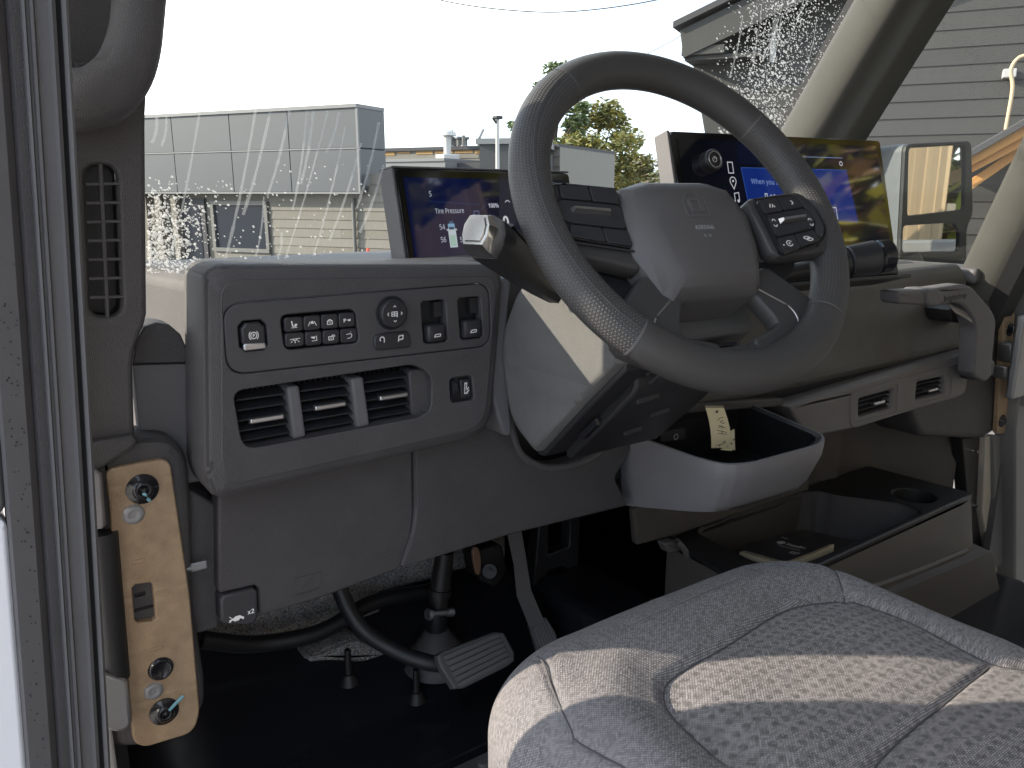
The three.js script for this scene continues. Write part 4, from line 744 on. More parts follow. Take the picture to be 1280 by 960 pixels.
  const icon = {
    park: (x) => { x.lineWidth = 5; x.beginPath(); x.arc(64, 64, 16, 0, 7); x.stroke(); x.beginPath(); x.arc(64, 64, 25, -0.8, 0.8); x.stroke(); x.beginPath(); x.arc(64, 64, 25, 2.34, 3.94); x.stroke(); x.font = 'bold 24px sans-serif'; x.textAlign = 'center'; x.fillText('P', 64, 73); },
    seat: (x) => { x.lineWidth = 9; x.beginPath(); x.moveTo(50, 36); x.lineTo(56, 78); x.lineTo(78, 80); x.stroke(); x.lineWidth = 6; x.beginPath(); x.moveTo(48, 92); x.lineTo(84, 92); x.stroke(); x.beginPath(); x.arc(78, 68, 10, 0, 7); x.fill(); },
    lane: (x) => { x.lineWidth = 6; x.beginPath(); x.moveTo(34, 86); x.lineTo(48, 52); x.moveTo(94, 86); x.lineTo(80, 52); x.stroke(); x.fillRect(52, 58, 24, 12); x.beginPath(); x.arc(64, 56, 10, 3.14, 6.28); x.fill(); },
    lock: (x) => { x.lineWidth = 7; x.strokeRect(46, 58, 36, 30); x.beginPath(); x.arc(64, 58, 12, 3.14, 6.28); x.stroke(); x.fillRect(60, 68, 8, 10); },
    unlock: (x) => { x.lineWidth = 7; x.strokeRect(44, 60, 34, 30); x.beginPath(); x.arc(78, 58, 11, 3.14, 6.6); x.stroke(); x.fillRect(57, 70, 8, 10); },
    parkAid: (x) => { x.font = 'bold 46px sans-serif'; x.textAlign = 'center'; x.fillText('P', 46, 82); x.beginPath(); x.moveTo(66, 60); x.lineTo(92, 54); x.lineTo(92, 74); x.lineTo(72, 74); x.fill(); },
    lamp: (x) => { x.lineWidth = 6; x.beginPath(); x.moveTo(32, 58); x.lineTo(96, 54); x.stroke(); x.beginPath(); x.arc(64, 58, 13, 0, 3.14); x.stroke(); x.beginPath(); x.moveTo(44, 76); x.lineTo(38, 84); x.moveTo(84, 76); x.lineTo(90, 84); x.moveTo(64, 80); x.lineTo(64, 90); x.stroke(); },
    door: (x) => { x.beginPath(); x.moveTo(40, 48); x.lineTo(76, 46); x.lineTo(70, 70); x.lineTo(48, 60); x.fill(); x.lineWidth = 6; x.beginPath(); x.moveTo(84, 44); x.lineTo(86, 84); x.lineTo(50, 86); x.stroke(); },
    side: (x) => { x.lineWidth = 6; x.beginPath(); x.moveTo(46, 52); x.lineTo(80, 48); x.quadraticCurveTo(92, 70, 74, 86); x.lineTo(52, 88); x.stroke(); x.fillRect(72, 30, 6, 6); },
    mirrorL: (x) => { x.lineWidth = 6; x.beginPath(); x.arc(50, 64, 16, 2.6, 6.6); x.lineTo(42, 78); x.stroke(); },
    winUp: (x) => { x.lineWidth = 7; x.beginPath(); x.moveTo(46, 88); x.lineTo(50, 76); x.quadraticCurveTo(54, 70, 64, 70); x.lineTo(90, 70); x.lineTo(88, 86); x.closePath(); x.stroke(); },
  };
  const pk = btn([[301, 405], [330, 402], [333, 434], [304, 436]], zp - 0.016, zp + 0.0035, 0.005, icon.park, SP);
  part('chrome_strip', zPlate(roundPts(pz([[304, 430], [332, 428], [333, 436], [305, 439]], zp + 0.004), 0.0015), zp - 0.004, zp + 0.0045, 0.0014), M.satin, SP);
  const bankX = [[355, 379, 401, 423, 444], [356, 381, 403, 425, 447]], names = [['seat', 'lane', 'lock', 'parkAid'], ['lamp', 'door', 'unlock', 'side']];
  for (let r = 0; r < 2; r++) for (let k = 0; k < 4; k++) {
    const xa = bankX[r][k] + 0.6, xb = bankX[r][k + 1] - 0.6, t0 = k / 4, t1 = (k + 1) / 4, ya = (t) => (r ? 417 : 397.5) - 7.2 * t, yb = (t) => (r ? 434.5 : 415.5) - 7.4 * t;
    btn([[xa, ya(t0)], [xb, ya(t1)], [xb + (r ? 0 : 0.5), yb(t1)], [xa + 0.5, yb(t0)]], zp - 0.016, zp + 0.0008, 0.002, icon[names[r][k]], SP, { bevel: 0.0012 });
  }
  // mirror knob and selector
  const kc = onZ(489, 391, zp), kn = new THREE.LatheGeometry([[0, 0.009], [0.0095, 0.009], [0.0105, 0.0082], [0.0135, 0.009], [0.0155, 0.008], [0.0162, 0.004], [0.0164, 0]].map(([a, b]) => new THREE.Vector2(a, b)), 40).rotateX(Math.PI / 2).translate(kc.x, kc.y, zp);
  faceUV(kn); const knob = part('mirror_knob', kn, inkMat((x) => { x.lineWidth = 7; const ch = (a) => { x.save(); x.translate(128, 128); x.rotate(a); x.beginPath(); x.moveTo(-11, -58); x.lineTo(0, -68); x.lineTo(11, -58); x.stroke(); x.restore(); }; [0, 1.571, 3.142, 4.712].forEach(ch); x.strokeRect(98, 112, 52, 34); x.beginPath(); x.moveTo(124, 112); x.lineTo(124, 146); x.moveTo(98, 129); x.lineTo(150, 129); x.stroke(); x.fillRect(144, 120, 9, 38); }, 256, 256), SP, { uv: false });
  part('knob_ring', new THREE.TorusGeometry(0.0172, 0.0014, 8, 40).translate(kc.x, kc.y, zp + 0.0004), M.deep, SP);
  btn([[467, 421], [480, 416], [512, 414], [515, 434], [469, 439]], zp - 0.001, zp + 0.003, 0.003, (x) => { x.lineWidth = 6; x.beginPath(); x.moveTo(40, 40); x.arc(50, 34, 13, 2.6, 6.4); x.lineTo(62, 50); x.stroke(); x.beginPath(); x.moveTo(150, 54); x.lineTo(154, 26); x.lineTo(180, 24); x.lineTo(178, 44); x.lineTo(156, 46); x.stroke(); }, SP, { name: 'mirror_selector', w: 232, h: 72 + 24 });
  // window switches: a paddle standing out of a dark well
  for (const [a, b] of [[527, 559], [573, 603]]) {
    const dv = (a - 527) * -0.11, p0 = onZ(a + 1, 378 + dv, zp), p1 = onZ(b - 2, 426 + dv, zp), xm = (p0.x + p1.x) / 2, hw = (p1.x - p0.x) / 2 - 0.003;
    const well = part('switch_well', [box(p0.x - 0.001, p1.x + 0.001, p1.y, p0.y, zp - 0.0180, zp - 0.0165), box(xm + hw * 0.35, p1.x, (p0.y + p1.y) / 2 + 0.004, p0.y - 0.002, zp - 0.0165, zp - 0.007)], M.black, SP);
    const g = rbox(xm - hw, xm + hw, p1.y + 0.001, p0.y - 0.026, zp - 0.012, zp + 0.006, 0.003); g.computeBoundingBox(); const bb = g.boundingBox; faceUV(g);
    part('window_switch', toCreasedNormals(g, 0.6), inkMat(icon.winUp), SP, { uv: false });
  }
  // thumb wheel
  const tw = part('dimmer', zPlate(roundPts(pz([[561, 472], [591, 468], [594, 501], [563, 505]], zf - 0.002), 0.003), zf - 0.03, zf - 0.008, 0.001), M.black, DASH);
  const wc0 = onZ(569, 487, zf); { const g = new THREE.CylinderGeometry(0.011, 0.011, 0.007, 28).rotateZ(Math.PI / 2).translate(wc0.x, wc0.y, zf - 0.010), ribs = []; for (let k = 0; k < 28; k++) { const a = k / 28 * 6.283; ribs.push(box(-0.0034, 0.0034, -0.0005, 0.0005, 0.0105, 0.0118).rotateX(a).translate(wc0.x, wc0.y, zf - 0.010)); } part('thumb_wheel', [g, ...ribs], M.button, tw); }
  btn([[575, 475], [588, 473], [590, 497], [577, 499]], zf - 0.02, zf - 0.003, 0.002, (x) => { x.lineWidth = 9; x.beginPath(); x.moveTo(52, 26); x.lineTo(48, 92); x.lineTo(80, 92); x.moveTo(52, 26); x.lineTo(74, 26); x.lineTo(66, 60); x.moveTo(72, 70); x.lineTo(92, 58); x.moveTo(76, 84); x.lineTo(96, 76); x.stroke(); }, tw, { w: 128, h: 128 });

  // ---- three air vents in one recess
  const zv = zf - 0.010;
  const surround = part('vent_recess', [zPlate(ventO, zf - 0.062, zf - 0.055, 0.001)], M.deep, DASH);
  const cells = [[[296, 493], [359, 485], [364, 546], [302, 558]], [[376, 482], [440, 474], [445, 532], [381, 544]], [[455, 472], [511, 464], [515, 519], [460, 529]]];
  const posts = [[[359, 484], [374, 482], [383, 546], [367, 550]], [[439, 474], [454, 471], [463, 532], [447, 536]]];
  for (const p of posts) part('vent_post', zPlate(roundPts(pz(p, zv + 0.004), 0.002), zv - 0.03, zv + 0.004, 0.003), M.grey, surround);
  part('vent_lip', [zPlate(roundPts(pz([[512, 463], [538, 462], [540, 520], [516, 522]], zv), 0.004), zv - 0.03, zv - 0.002, 0.002)], M.dash, surround);
  const tabs = [[333, 523], [412, 507], [491, 495]];
  cells.forEach((c, ci) => {
    const o = pz(c, zv), V0 = part('air_vent', zPlate(o, zv - 0.040, zv - 0.034, 0.0005), M.deep, DASH);
    const n = 5; for (let k = 0; k < n; k++) {
      const t = (k + 0.45) / n, L = [o[0][0] + (o[3][0] - o[0][0]) * t, o[0][1] + (o[3][1] - o[0][1]) * t], Rr = [o[1][0] + (o[2][0] - o[1][0]) * t, o[1][1] + (o[2][1] - o[1][1]) * t];
      part('slat', beam(V(L[0] + 0.0005, L[1], zv - 0.011), V(Rr[0] - 0.0005, Rr[1], zv - 0.011), 0.015, 0.0020, V(0, 1, 0.30).normalize()), M.button, V0);
    }
    const back = []; for (let k = 1; k < 9; k++) { const t = k / 9, a = o[0][0] + (o[1][0] - o[0][0]) * t, b = o[3][0] + (o[2][0] - o[3][0]) * t; back.push(beam(V(a, o[0][1] + (o[1][1] - o[0][1]) * t, zv - 0.029), V(b, o[3][1] + (o[2][1] - o[3][1]) * t, zv - 0.029), 0.010, 0.0014, V(1, 0, 0))); }
    part('rear_slats', back, M.black, V0);
    const tp = onZ(tabs[ci][0], tabs[ci][1], zv + 0.006), tl = ci === 0 ? 0.004 : 0;
    part('vent_tab', loft([[[-0.014, 0.0], [0.012, 0.0], [0.012, 0.004], [-0.014, 0.004]].map(([x, y]) => V(tp.x + x + 0.004, tp.y + y - 0.002, zv - 0.014)), [[-0.018, -0.003], [0.018, -0.003], [0.018, 0.003], [-0.018, 0.003]].map(([x, y]) => V(tp.x + x, tp.y + y, tp.z))]), M.button, V0);
    part('vent_tab_tip', rbox(tp.x - 0.0175, tp.x + 0.0175, tp.y - 0.0028, tp.y + 0.0028, tp.z - 0.001, tp.z + 0.004, 0.002), M.satin, V0);
  });

  // ---- knee panels and the notch for the steering column
  const zk = -0.835;
  part('knee_panel', zPlate(roundPts(pz([[273, 606], [400, 565], [515, 536], [517, 640], [514, 668], [500, 711], [400, 748], [325, 770], [323, 731], [274, 742]], zk), [0.003, 0, 0.003, 0.01, 0.01, 0.003, 0, 0.004, 0.004, 0.002]), zk - 0.03, zk, 0.003), M.knee, DASH, { label: 'left knee panel with rub marks' });
  part('knee_panel_mark', (() => { const g = []; const L = (a, b) => g.push(beam(onZ(a[0], a[1], zk + 0.0002), onZ(b[0], b[1], zk + 0.0002), 0.0012, 0.0008)); L([368, 724], [402, 714]); L([402, 714], [400, 735]); L([400, 735], [367, 745]); L([367, 745], [368, 724]); L([376, 737], [392, 720]); L([374, 744], [378, 744]); return g; })(), M.dash, DASH);
  const hk = (x) => { x.scale(2, 2); x.fillStyle = '#f0eeea'; x.strokeStyle = '#f0eeea'; x.lineWidth = 4; x.font = 'bold 38px sans-serif'; x.fillText('x2', 156, 158); x.beginPath(); x.moveTo(44, 176); x.lineTo(48, 160); x.lineTo(68, 156); x.lineTo(84, 146); x.lineTo(112, 146); x.lineTo(124, 158); x.lineTo(134, 162); x.lineTo(132, 176); x.closePath(); x.fill(); x.beginPath(); x.moveTo(66, 156); x.lineTo(50, 140); x.stroke(); x.fillStyle = '#2b2a2e'; x.beginPath(); x.arc(66, 176, 9, 0, 7); x.arc(114, 176, 9, 0, 7); x.fill(); };
  { const o = roundPts(pz([[275, 745], [321, 735], [323, 774], [312, 782], [276, 780]], zk + 0.002), 0.004), g = zPlate(o, zk - 0.02, zk + 0.003, 0.003); faceUV(g); part('bonnet_release', g, inkMat(hk, 448, 448, '#3b3a3d', 0.5), DASH, { uv: false, label: 'bonnet release with a white car sign' }); }
  const zb = -0.830;
  part('knee_panel', [zPlate(roundPts(pz([[519, 536], [617, 520], [619, 502], [636, 500], [640, 540], [654, 570], [690, 585], [742, 570], [786, 524], [812, 508], [980, 498], [980, 508], [820, 520], [798, 545], [790, 560], [768, 598], [786, 632], [640, 668], [502, 710], [516, 668], [520, 640]], zb), [0.003, 0.004, 0.002, 0.002, 0.02, 0.03, 0.03, 0.03, 0.02, 0.01, 0.002, 0.002, 0.03, 0.01, 0.01, 0.01, 0.004, 0, 0.003, 0.01, 0.01]), zb - 0.03, zb, 0.003, [], 3)], M.knee, DASH, { label: 'knee panel below the steering column with a rounded notch' });
  part('notch_rim', [tube([[620, 500], [634, 503], [640, 540], [654, 571], [690, 585], [742, 571], [786, 524], [812, 508]].map(([u, v]) => onZ(u, v, zb - 0.002)), 0.0055, 60, 8)], M.trim, DASH);
  part('column_surround', [zPlate(roundPts(pz([[612, 352], [640, 346], [632, 430], [641, 545], [630, 545], [616, 500]], -0.79), 0.004), -0.86, -0.79, 0.004)], M.grey, DASH);
  part('notch_floor', [box(0.50, 0.98, 1.12, 1.50, -0.94, -0.90)], M.black, DASH);
  part('dash_underside', [box(0.19, 1.84, 1.15, 1.36, -1.35, -0.93)], M.deep, DASH);

  // ---- passenger side
  const zpz = [[-0.93, 1.442], [-0.895, 1.446], [-0.875, 1.425], [-0.838, 1.275], [-0.846, 1.262], [-0.872, 1.243], [-0.95, 1.24], [-1.0, 1.3], [-1.0, 1.44]];
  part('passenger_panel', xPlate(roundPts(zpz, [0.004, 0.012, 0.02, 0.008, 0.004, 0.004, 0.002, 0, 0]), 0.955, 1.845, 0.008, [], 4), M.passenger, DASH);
  part('centre_panel', xPlate(roundPts([[-0.93, 1.44], [-0.88, 1.44], [-0.80, 1.315], [-0.815, 1.295], [-0.95, 1.28]], 0.01), 0.74, 0.953, 0.006, [], 4), M.dash, DASH);
  part('under_strip', xPlate(roundPts([[-0.90, 1.262], [-0.850, 1.262], [-0.852, 1.242], [-0.90, 1.236]], 0.003), 0.88, 1.846, 0.002), M.black, DASH);
  // grey ledge with two vents
  const zl = -0.815;
  const lo = roundPts(pz([[985, 508], [1216, 437], [1207, 492], [1196, 498], [1060, 538], [1010, 548]], zl), [0.004, 0.006, 0.01, 0.01, 0.01, 0.01]);
  const v1 = roundPts(pz([[1074, 499], [1117, 487], [1115, 510], [1074, 522]], zl), 0.003), v2 = roundPts(pz([[1147, 478], [1182, 470], [1181, 491], [1145, 500]], zl), 0.003);
  part('vent_ledge', zPlate(lo, zl - 0.06, zl, 0.006, [v1, v2], 4), M.ledge, DASH, { label: 'grey ledge with two square air vents' });
  part('ledge_frame', zPlate(roundPts(pz([[1062, 494], [1066, 490], [1200, 452], [1204, 456], [1201, 490], [1197, 494], [1068, 535], [1062, 531]], zl), 0.006), zl - 0.004, zl + 0.0015, 0.0015, [roundPts(pz([[1068, 494], [1122, 480], [1120, 515], [1069, 527]], zl), 0.004), roundPts(pz([[1140, 475], [1190, 462], [1188, 494], [1141, 505]], zl), 0.004)]), M.ledge, DASH);
  [[[1074, 499], [1117, 487], [1115, 510], [1074, 522], 1098, 503], [[1147, 478], [1182, 470], [1181, 491], [1145, 500], 1165, 487]].forEach(([a, b, c, d, tu, tv]) => {
    const o = pz([a, b, c, d], zl), Vn = part('air_vent', zPlate(o, zl - 0.05, zl - 0.040, 0.0005), M.deep, DASH);
    for (let k = 0; k < 4; k++) { const t = (k + 0.5) / 4, y0 = o[0][1] + (o[3][1] - o[0][1]) * t, y1 = o[1][1] + (o[2][1] - o[1][1]) * t; part('slat', beam(V(o[0][0], y0, zl - 0.014), V(o[1][0], y1, zl - 0.014), 0.016, 0.002, V(0, 1, 0.5).normalize()), M.button, Vn); }
    const bk = []; for (let k = 1; k < 6; k++) { const t = k / 6, x = o[0][0] + (o[1][0] - o[0][0]) * t; bk.push(beam(V(x, o[0][1], zl - 0.030), V(x, o[3][1], zl - 0.030), 0.01, 0.002, V(1, 0, 0))); } part('rear_slats', bk, M.trim, Vn);
    const p = onZ(tu, tv, zl); part('vent_tab', rbox(p.x - 0.018, p.x + 0.018, p.y - 0.003, p.y + 0.003, zl - 0.012, zl + 0.004, 0.002), M.satin, Vn);
  });
  // lower trim: centre panel below the tray, far wall of the footwell
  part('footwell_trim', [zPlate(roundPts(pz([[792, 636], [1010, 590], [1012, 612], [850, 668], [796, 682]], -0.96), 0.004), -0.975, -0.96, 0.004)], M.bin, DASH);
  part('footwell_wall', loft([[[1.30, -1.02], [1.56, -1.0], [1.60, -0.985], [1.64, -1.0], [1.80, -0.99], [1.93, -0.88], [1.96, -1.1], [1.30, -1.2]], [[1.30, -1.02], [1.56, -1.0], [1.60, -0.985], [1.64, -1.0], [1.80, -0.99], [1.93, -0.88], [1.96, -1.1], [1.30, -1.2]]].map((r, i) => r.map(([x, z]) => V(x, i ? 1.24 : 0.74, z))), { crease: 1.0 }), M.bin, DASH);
}
// ================================================================ steering column
{
  const c = thing('steering_column', 'steering column cowl, pale top and black slotted underside, between the switch panel and the wheel', 'steering column', V(0.63, 1.4, -0.7));
  const pr = [[-0.70, 1.525], [-0.76, 1.49], [-0.80, 1.42], [-0.775, 1.325], [-0.722, 1.298], [-0.640, 1.378], [-0.580, 1.433], [-0.555, 1.455], [-0.600, 1.515], [-0.64, 1.53]];
  part('cowl', xPlate(roundPts(pr, [0.02, 0.02, 0.03, 0.03, 0.008, 0.01, 0.01, 0.01, 0.02, 0.02]), 0.540, 0.725, 0.010, [], 5), M.cowl, c);
  const lw = [[-0.745, 1.300], [-0.722, 1.290], [-0.640, 1.370], [-0.580, 1.426], [-0.59, 1.44], [-0.65, 1.39], [-0.73, 1.31]];
  part('lower_cover', [xPlate(roundPts(lw, 0.006), 0.552, 0.735, 0.004, [], 3), xPlate(roundPts([[-0.715, 1.282], [-0.64, 1.352], [-0.60, 1.392], [-0.60, 1.42], [-0.72, 1.30]], 0.006), 0.585, 0.735, 0.004)], M.black, c);
  const ax = V(0, 0.69, 0.72), nn = V(0, -0.72, 0.69);
  const at = (x, s, d) => V(x, 1.290, -0.722).add(V(x * 0, 0, 0)).addScaledVector(ax, s).addScaledVector(nn, d);
  part('cover_slot', [[0.60, 0.135, 0.03], [0.655, 0.09, 0.026], [0.64, 0.05, 0.026]].map(([x, s, w]) => beam(at(x, s, 0.009), at(x + w, s + 0.006, 0.009), 0.012, 0.006)), M.button, c);
  part('cover_rib', [loft([[at(0.575, 0.048, 0.002), at(0.606, 0.048, 0.002), at(0.606, 0.092, 0.002), at(0.575, 0.092, 0.002)], [at(0.578, 0.054, 0.008), at(0.603, 0.054, 0.008), at(0.603, 0.086, 0.008), at(0.578, 0.086, 0.008)]])], M.gloss, c);
  // shift stalk (left) and wiper stalk (right)
  const stalk = (name, label, a, b, build) => { const t = thing(name, label, 'stalk', a); const z = b.clone().sub(a).normalize(), x = new THREE.Vector3().crossVectors(V(0, 1, 0), z).normalize(), y = new THREE.Vector3().crossVectors(z, x); build(t, (s, u, v) => a.clone().addScaledVector(z, s).addScaledVector(x, u).addScaledVector(y, v), a.distanceTo(b)); };
  stalk('shift_stalk', 'black selector stalk with a bright chrome tip, left of the steering wheel', onZ(690, 362, -0.665), onZ(594, 290, -0.60), (t, P, L) => {
    const rg = (s, w0, h0, dy = 0, cut = 0.35, w = w0 * 0.86, h = h0 * 0.86) => [[-w, -h * cut], [-w * 0.75, -h], [w * 0.75, -h], [w, -h * cut], [w, h * cut], [w * 0.7, h], [-w * 0.7, h], [-w, h * cut]].map(([u, v]) => P(s, u, v + dy));
    part('arm', loft([rg(-0.01, 0.009, 0.009, -0.004), rg(L * 0.16, 0.011, 0.012, -0.004), rg(L * 0.40, 0.015, 0.018, 0), rg(L * 0.80, 0.0195, 0.021, 0.002), rg(L * 0.86, 0.020, 0.021, 0.002)], { crease: 0.5 }), M.black, t);
    part('selector_plate', loft([rg(L * 0.36, 0.009, 0.002, 0.0185, 0.5), rg(L * 0.74, 0.013, 0.002, 0.0235, 0.5)].map((r) => r), { crease: 0.5 }), M.button, t);
    part('rocker', loft([rg(L * 0.62, 0.009, 0.0022, 0.0232, 0.5), rg(L * 0.72, 0.010, 0.0022, 0.0245, 0.5)], { crease: 0.4 }), M.gloss, t);
    part('chrome_tip', loft([rg(L * 0.862, 0.0195, 0.0205, 0.002), rg(L * 0.96, 0.0180, 0.0190, 0.002), rg(L * 1.0, 0.015, 0.0155, 0.002)], { crease: 0.35 }), M.chrome, t);
    part('end_button', loft([rg(L * 1.0, 0.0125, 0.013, 0.002), rg(L * 1.012, 0.0115, 0.012, 0.002)], { crease: 0.3 }), M.chrome, t);
  });
  stalk('wiper_stalk', 'black wiper stalk with a round ribbed end, right of the steering wheel', V(0.73, 1.475, -0.70), onX(1114, 318, 0.99), (t, P, L) => {
    const rg = (s, r, n = 20, f = 1) => Array.from({ length: n }, (_, k) => P(s, r * Math.cos(k / n * 6.283), r * f * Math.sin(k / n * 6.283)));
    part('arm', loft([rg(0, 0.009), rg(L * 0.5, 0.0125, 20, 0.8), rg(L * 0.72, 0.017, 20, 0.8), rg(L * 0.79, 0.019, 20, 0.9)]), M.black, t);
    part('ring', loft([rg(L * 0.795, 0.0200), rg(L * 0.80, 0.0212), rg(L * 0.92, 0.0222), rg(L * 0.925, 0.0212)], { crease: 0.4 }), M.button, t);
    part('end_cap', loft([rg(L * 0.93, 0.0185), rg(L * 0.94, 0.0212), rg(L * 0.985, 0.0212), rg(L * 0.995, 0.0185), rg(L * 0.992, 0.0165)], { crease: 0.5 }), M.gloss, t);
    part('markings', [0.56, 0.63, 0.70].map((s) => beam(P(L * s, -0.006, 0.0135), P(L * s + 0.002, 0.006, 0.0135), 0.0012, 0.0008)), whiteInk, t);
  });
}
// ================================================================ screens
function screen(name, label, P0, heading, tilt, w, h, thick, draw, cw, build, ior = 1.5) {
  const xd = V(Math.sin(heading), 0, -Math.cos(heading)), nh = V(-xd.z, 0, xd.x), yd = V(0, Math.cos(tilt), 0).addScaledVector(nh, -Math.sin(tilt)), nd = new THREE.Vector3().crossVectors(xd, yd);
  const t = thing(name, label, 'screen', P0.clone());
  t.quaternion.setFromRotationMatrix(new THREE.Matrix4().makeBasis(xd, yd, nd));
  const loc = (u, v, o = 0) => { const p = onPlane(u, v, P0.clone().addScaledVector(nd, o), nd).sub(P0); return [p.dot(xd), p.dot(yd)]; };
  const b = 0.012, ch = Math.round(cw * (h - 2 * b) / (w - 2 * b));
  part('housing', ext(roundPts([[0, 0], [w, 0], [w, -h], [0, -h]], 0.008), thick, 0.004).translate(0, 0, -thick - 0.001), M.trim, t, L3);
  part('bezel', ext(roundPts([[0.0015, -0.0015], [w - 0.0015, -0.0015], [w - 0.0015, -h + 0.0015], [0.0015, -h + 0.0015]], 0.007), 0.0022, 0.0008).translate(0, 0, -0.0008), phys({ color: lin(0.008), roughness: 0.09, ior }), t, L3);
  const tex = canvasTex(cw, ch, (x) => { x.fillStyle = '#000'; x.fillRect(0, 0, cw, ch); draw(x, (u, v) => { const [a, c] = loc(u, v); return [(a - b) / (w - 2 * b) * cw, (-c - b) / (h - 2 * b) * ch]; }, cw, ch); });
  const g = new THREE.PlaneGeometry(w - 2 * b, h - 2 * b).translate(w / 2, -h / 2, 0.0020);
  part('display', g, phys({ color: lin(0.006), roughness: 0.04, ior, emissive: 0xffffff, emissiveMap: tex, emissiveIntensity: 0.32 }), t, { local: true, uv: false });
  if (build) build(t, loc);
  return t;
}
{
  const P0 = onZ(492, 210, -0.955);
  screen('instrument_screen', 'wide instrument screen left of the steering wheel showing tyre pressures and a speed of 0', P0, 76 * R2D, 10 * R2D, 0.372, 0.165, 0.026, (x, m, w, h) => {
    const k = w / 1400, T = (s, u, v, px, col = '#dfe6f2', al = 'center', bold = '') => { const [a, c] = m(u, v); x.font = `${bold}${Math.round(px * k)}px sans-serif`; x.textAlign = al; x.fillStyle = col; x.fillText(s, a, c); };
    const bg = x.createLinearGradient(0, 0, w, 0); bg.addColorStop(0, '#05123c'); bg.addColorStop(0.3, '#061646'); bg.addColorStop(0.55, '#080f2a'); bg.addColorStop(1, '#0a0f26'); x.fillStyle = bg; x.fillRect(0, 0, w, h);
    x.strokeStyle = '#24407c'; x.lineWidth = 3 * k; let a = m(535, 252), b2 = m(598, 256); x.beginPath(); x.moveTo(...a); x.lineTo(...b2); x.stroke();
    a = m(600, 263); b2 = m(608, 253); x.strokeStyle = '#3c4f80'; x.beginPath(); x.moveTo(...a); x.lineTo(...b2); x.stroke();
    T('S', 537, 246, 40); T('Tire Pressure', 561.5, 267, 38); T('psi', 563, 280, 24, '#7fb4dc'); T('54', 552, 287.5, 40, '#dfe6f2'); T('56', 553.5, 303, 40); T('57', 577.5, 303, 40); T('100%', 616, 260, 36, '#e8edf6', 'center', 'bold '); T('0', 632.5, 287, 110, '#f2f5fa', 'center', 'bold ');
    const [vx, vy] = m(564.5, 294); x.save(); x.translate(vx, vy); x.scale(k, k); x.fillStyle = '#8fc0e6'; x.fillRect(-26, -62, 52, 26); x.fillStyle = '#d9e8f2'; x.fillRect(-30, -36, 60, 104); x.fillStyle = '#31506e'; x.fillRect(-20, -44, 40, 14); x.fillStyle = '#b9dcd2'; x.fillRect(-22, 0, 44, 60); x.fillStyle = '#d9e8f2'; x.fillRect(-40, -34, 8, 10); x.fillRect(32, -34, 8, 10); x.restore();
    const [bx, by] = m(594.5, 266.5); x.strokeStyle = '#7e93bd'; x.lineWidth = 4 * k; x.strokeRect(bx - 20 * k, by - 11 * k, 40 * k, 22 * k);
    const [qx, qy] = m(633, 252); x.strokeStyle = '#dfe6f2'; x.lineWidth = 6 * k; x.beginPath(); x.moveTo(qx - 22 * k, qy + 6 * k); x.quadraticCurveTo(qx, qy - 16 * k, qx + 22 * k, qy + 6 * k); x.stroke();
  }, 1400, (t) => { part('edge_trim', [rbox(-0.004, 0.0, -0.165, 0.0, -0.026, 0.001, 0.0015), rbox(-0.003, 0.372, 0.0002, 0.003, -0.026, 0.001, 0.001)], M.grey, t, L3); part('foot', [rbox(0.04, 0.30, -0.19, -0.10, -0.07, -0.028, 0.01)], M.black, t, L3); });
  const q = rayDir(836, 163), P2 = EYE.clone().addScaledVector(q, 1.20);
  screen('centre_screen', 'large glossy centre screen right of the steering wheel with a round knob and blue panel', P2, 96 * R2D, 16 * R2D, 0.482, 0.192, 0.030, (x, m, w, h) => {
    const k = w / 1600; const bg = x.createLinearGradient(0, 0, w, 0); bg.addColorStop(0, '#02030a'); bg.addColorStop(0.25, '#04081c'); bg.addColorStop(1, '#050a20'); x.fillStyle = bg; x.fillRect(0, 0, w, h);
    const L = (a, b, c = '#c8d4ea', lw = 3) => { x.strokeStyle = c; x.lineWidth = lw * k; x.beginPath(); x.moveTo(...m(...a)); x.lineTo(...m(...b)); x.stroke(); };
    x.fillStyle = '#06102c'; x.beginPath(); x.moveTo(...m(920, 180)); x.lineTo(...m(1075, 186)); x.lineTo(...m(1082, 206)); x.lineTo(...m(922, 205)); x.fill();
    x.fillStyle = '#0d3088'; x.beginPath(); x.moveTo(...m(925, 210)); x.lineTo(...m(1057, 213)); x.lineTo(...m(1072, 279)); x.lineTo(...m(936, 266)); x.closePath(); x.fill();
    L([925, 210], [1057, 213], '#4d77cf'); L([925, 210], [937, 266], '#4d77cf'); L([990, 196], [1052, 198], '#8fa6d6', 4); L([922, 262], [938, 261], '#e6ecf6', 5);
    x.fillStyle = '#9db8ee'; x.font = `${40 * k}px sans-serif`; x.textAlign = 'left'; let p = m(938, 230); x.save(); x.translate(...p); x.rotate(0.03); x.fillText('When you are driving, display', 0, 0); x.restore();
    const I = (u, v, f) => { x.save(); x.translate(...m(u, v)); x.scale(k, k); x.strokeStyle = x.fillStyle = '#e6e9ef'; x.lineWidth = 6; f(); x.restore(); };
    I(912, 210, () => x.strokeRect(-18, -30, 36, 60)); I(915.5, 229, () => { x.beginPath(); x.arc(0, -10, 22, 2.6, 6.8); x.lineTo(0, 34); x.closePath(); x.stroke(); x.beginPath(); x.arc(0, -10, 7, 0, 7); x.fill(); });
    I(920, 248, () => { x.beginPath(); x.moveTo(-14, 20); x.lineTo(-14, -26); x.lineTo(18, -30); x.lineTo(18, 14); x.stroke(); x.beginPath(); x.arc(-22, 22, 9, 0, 7); x.arc(10, 16, 9, 0, 7); x.fill(); });
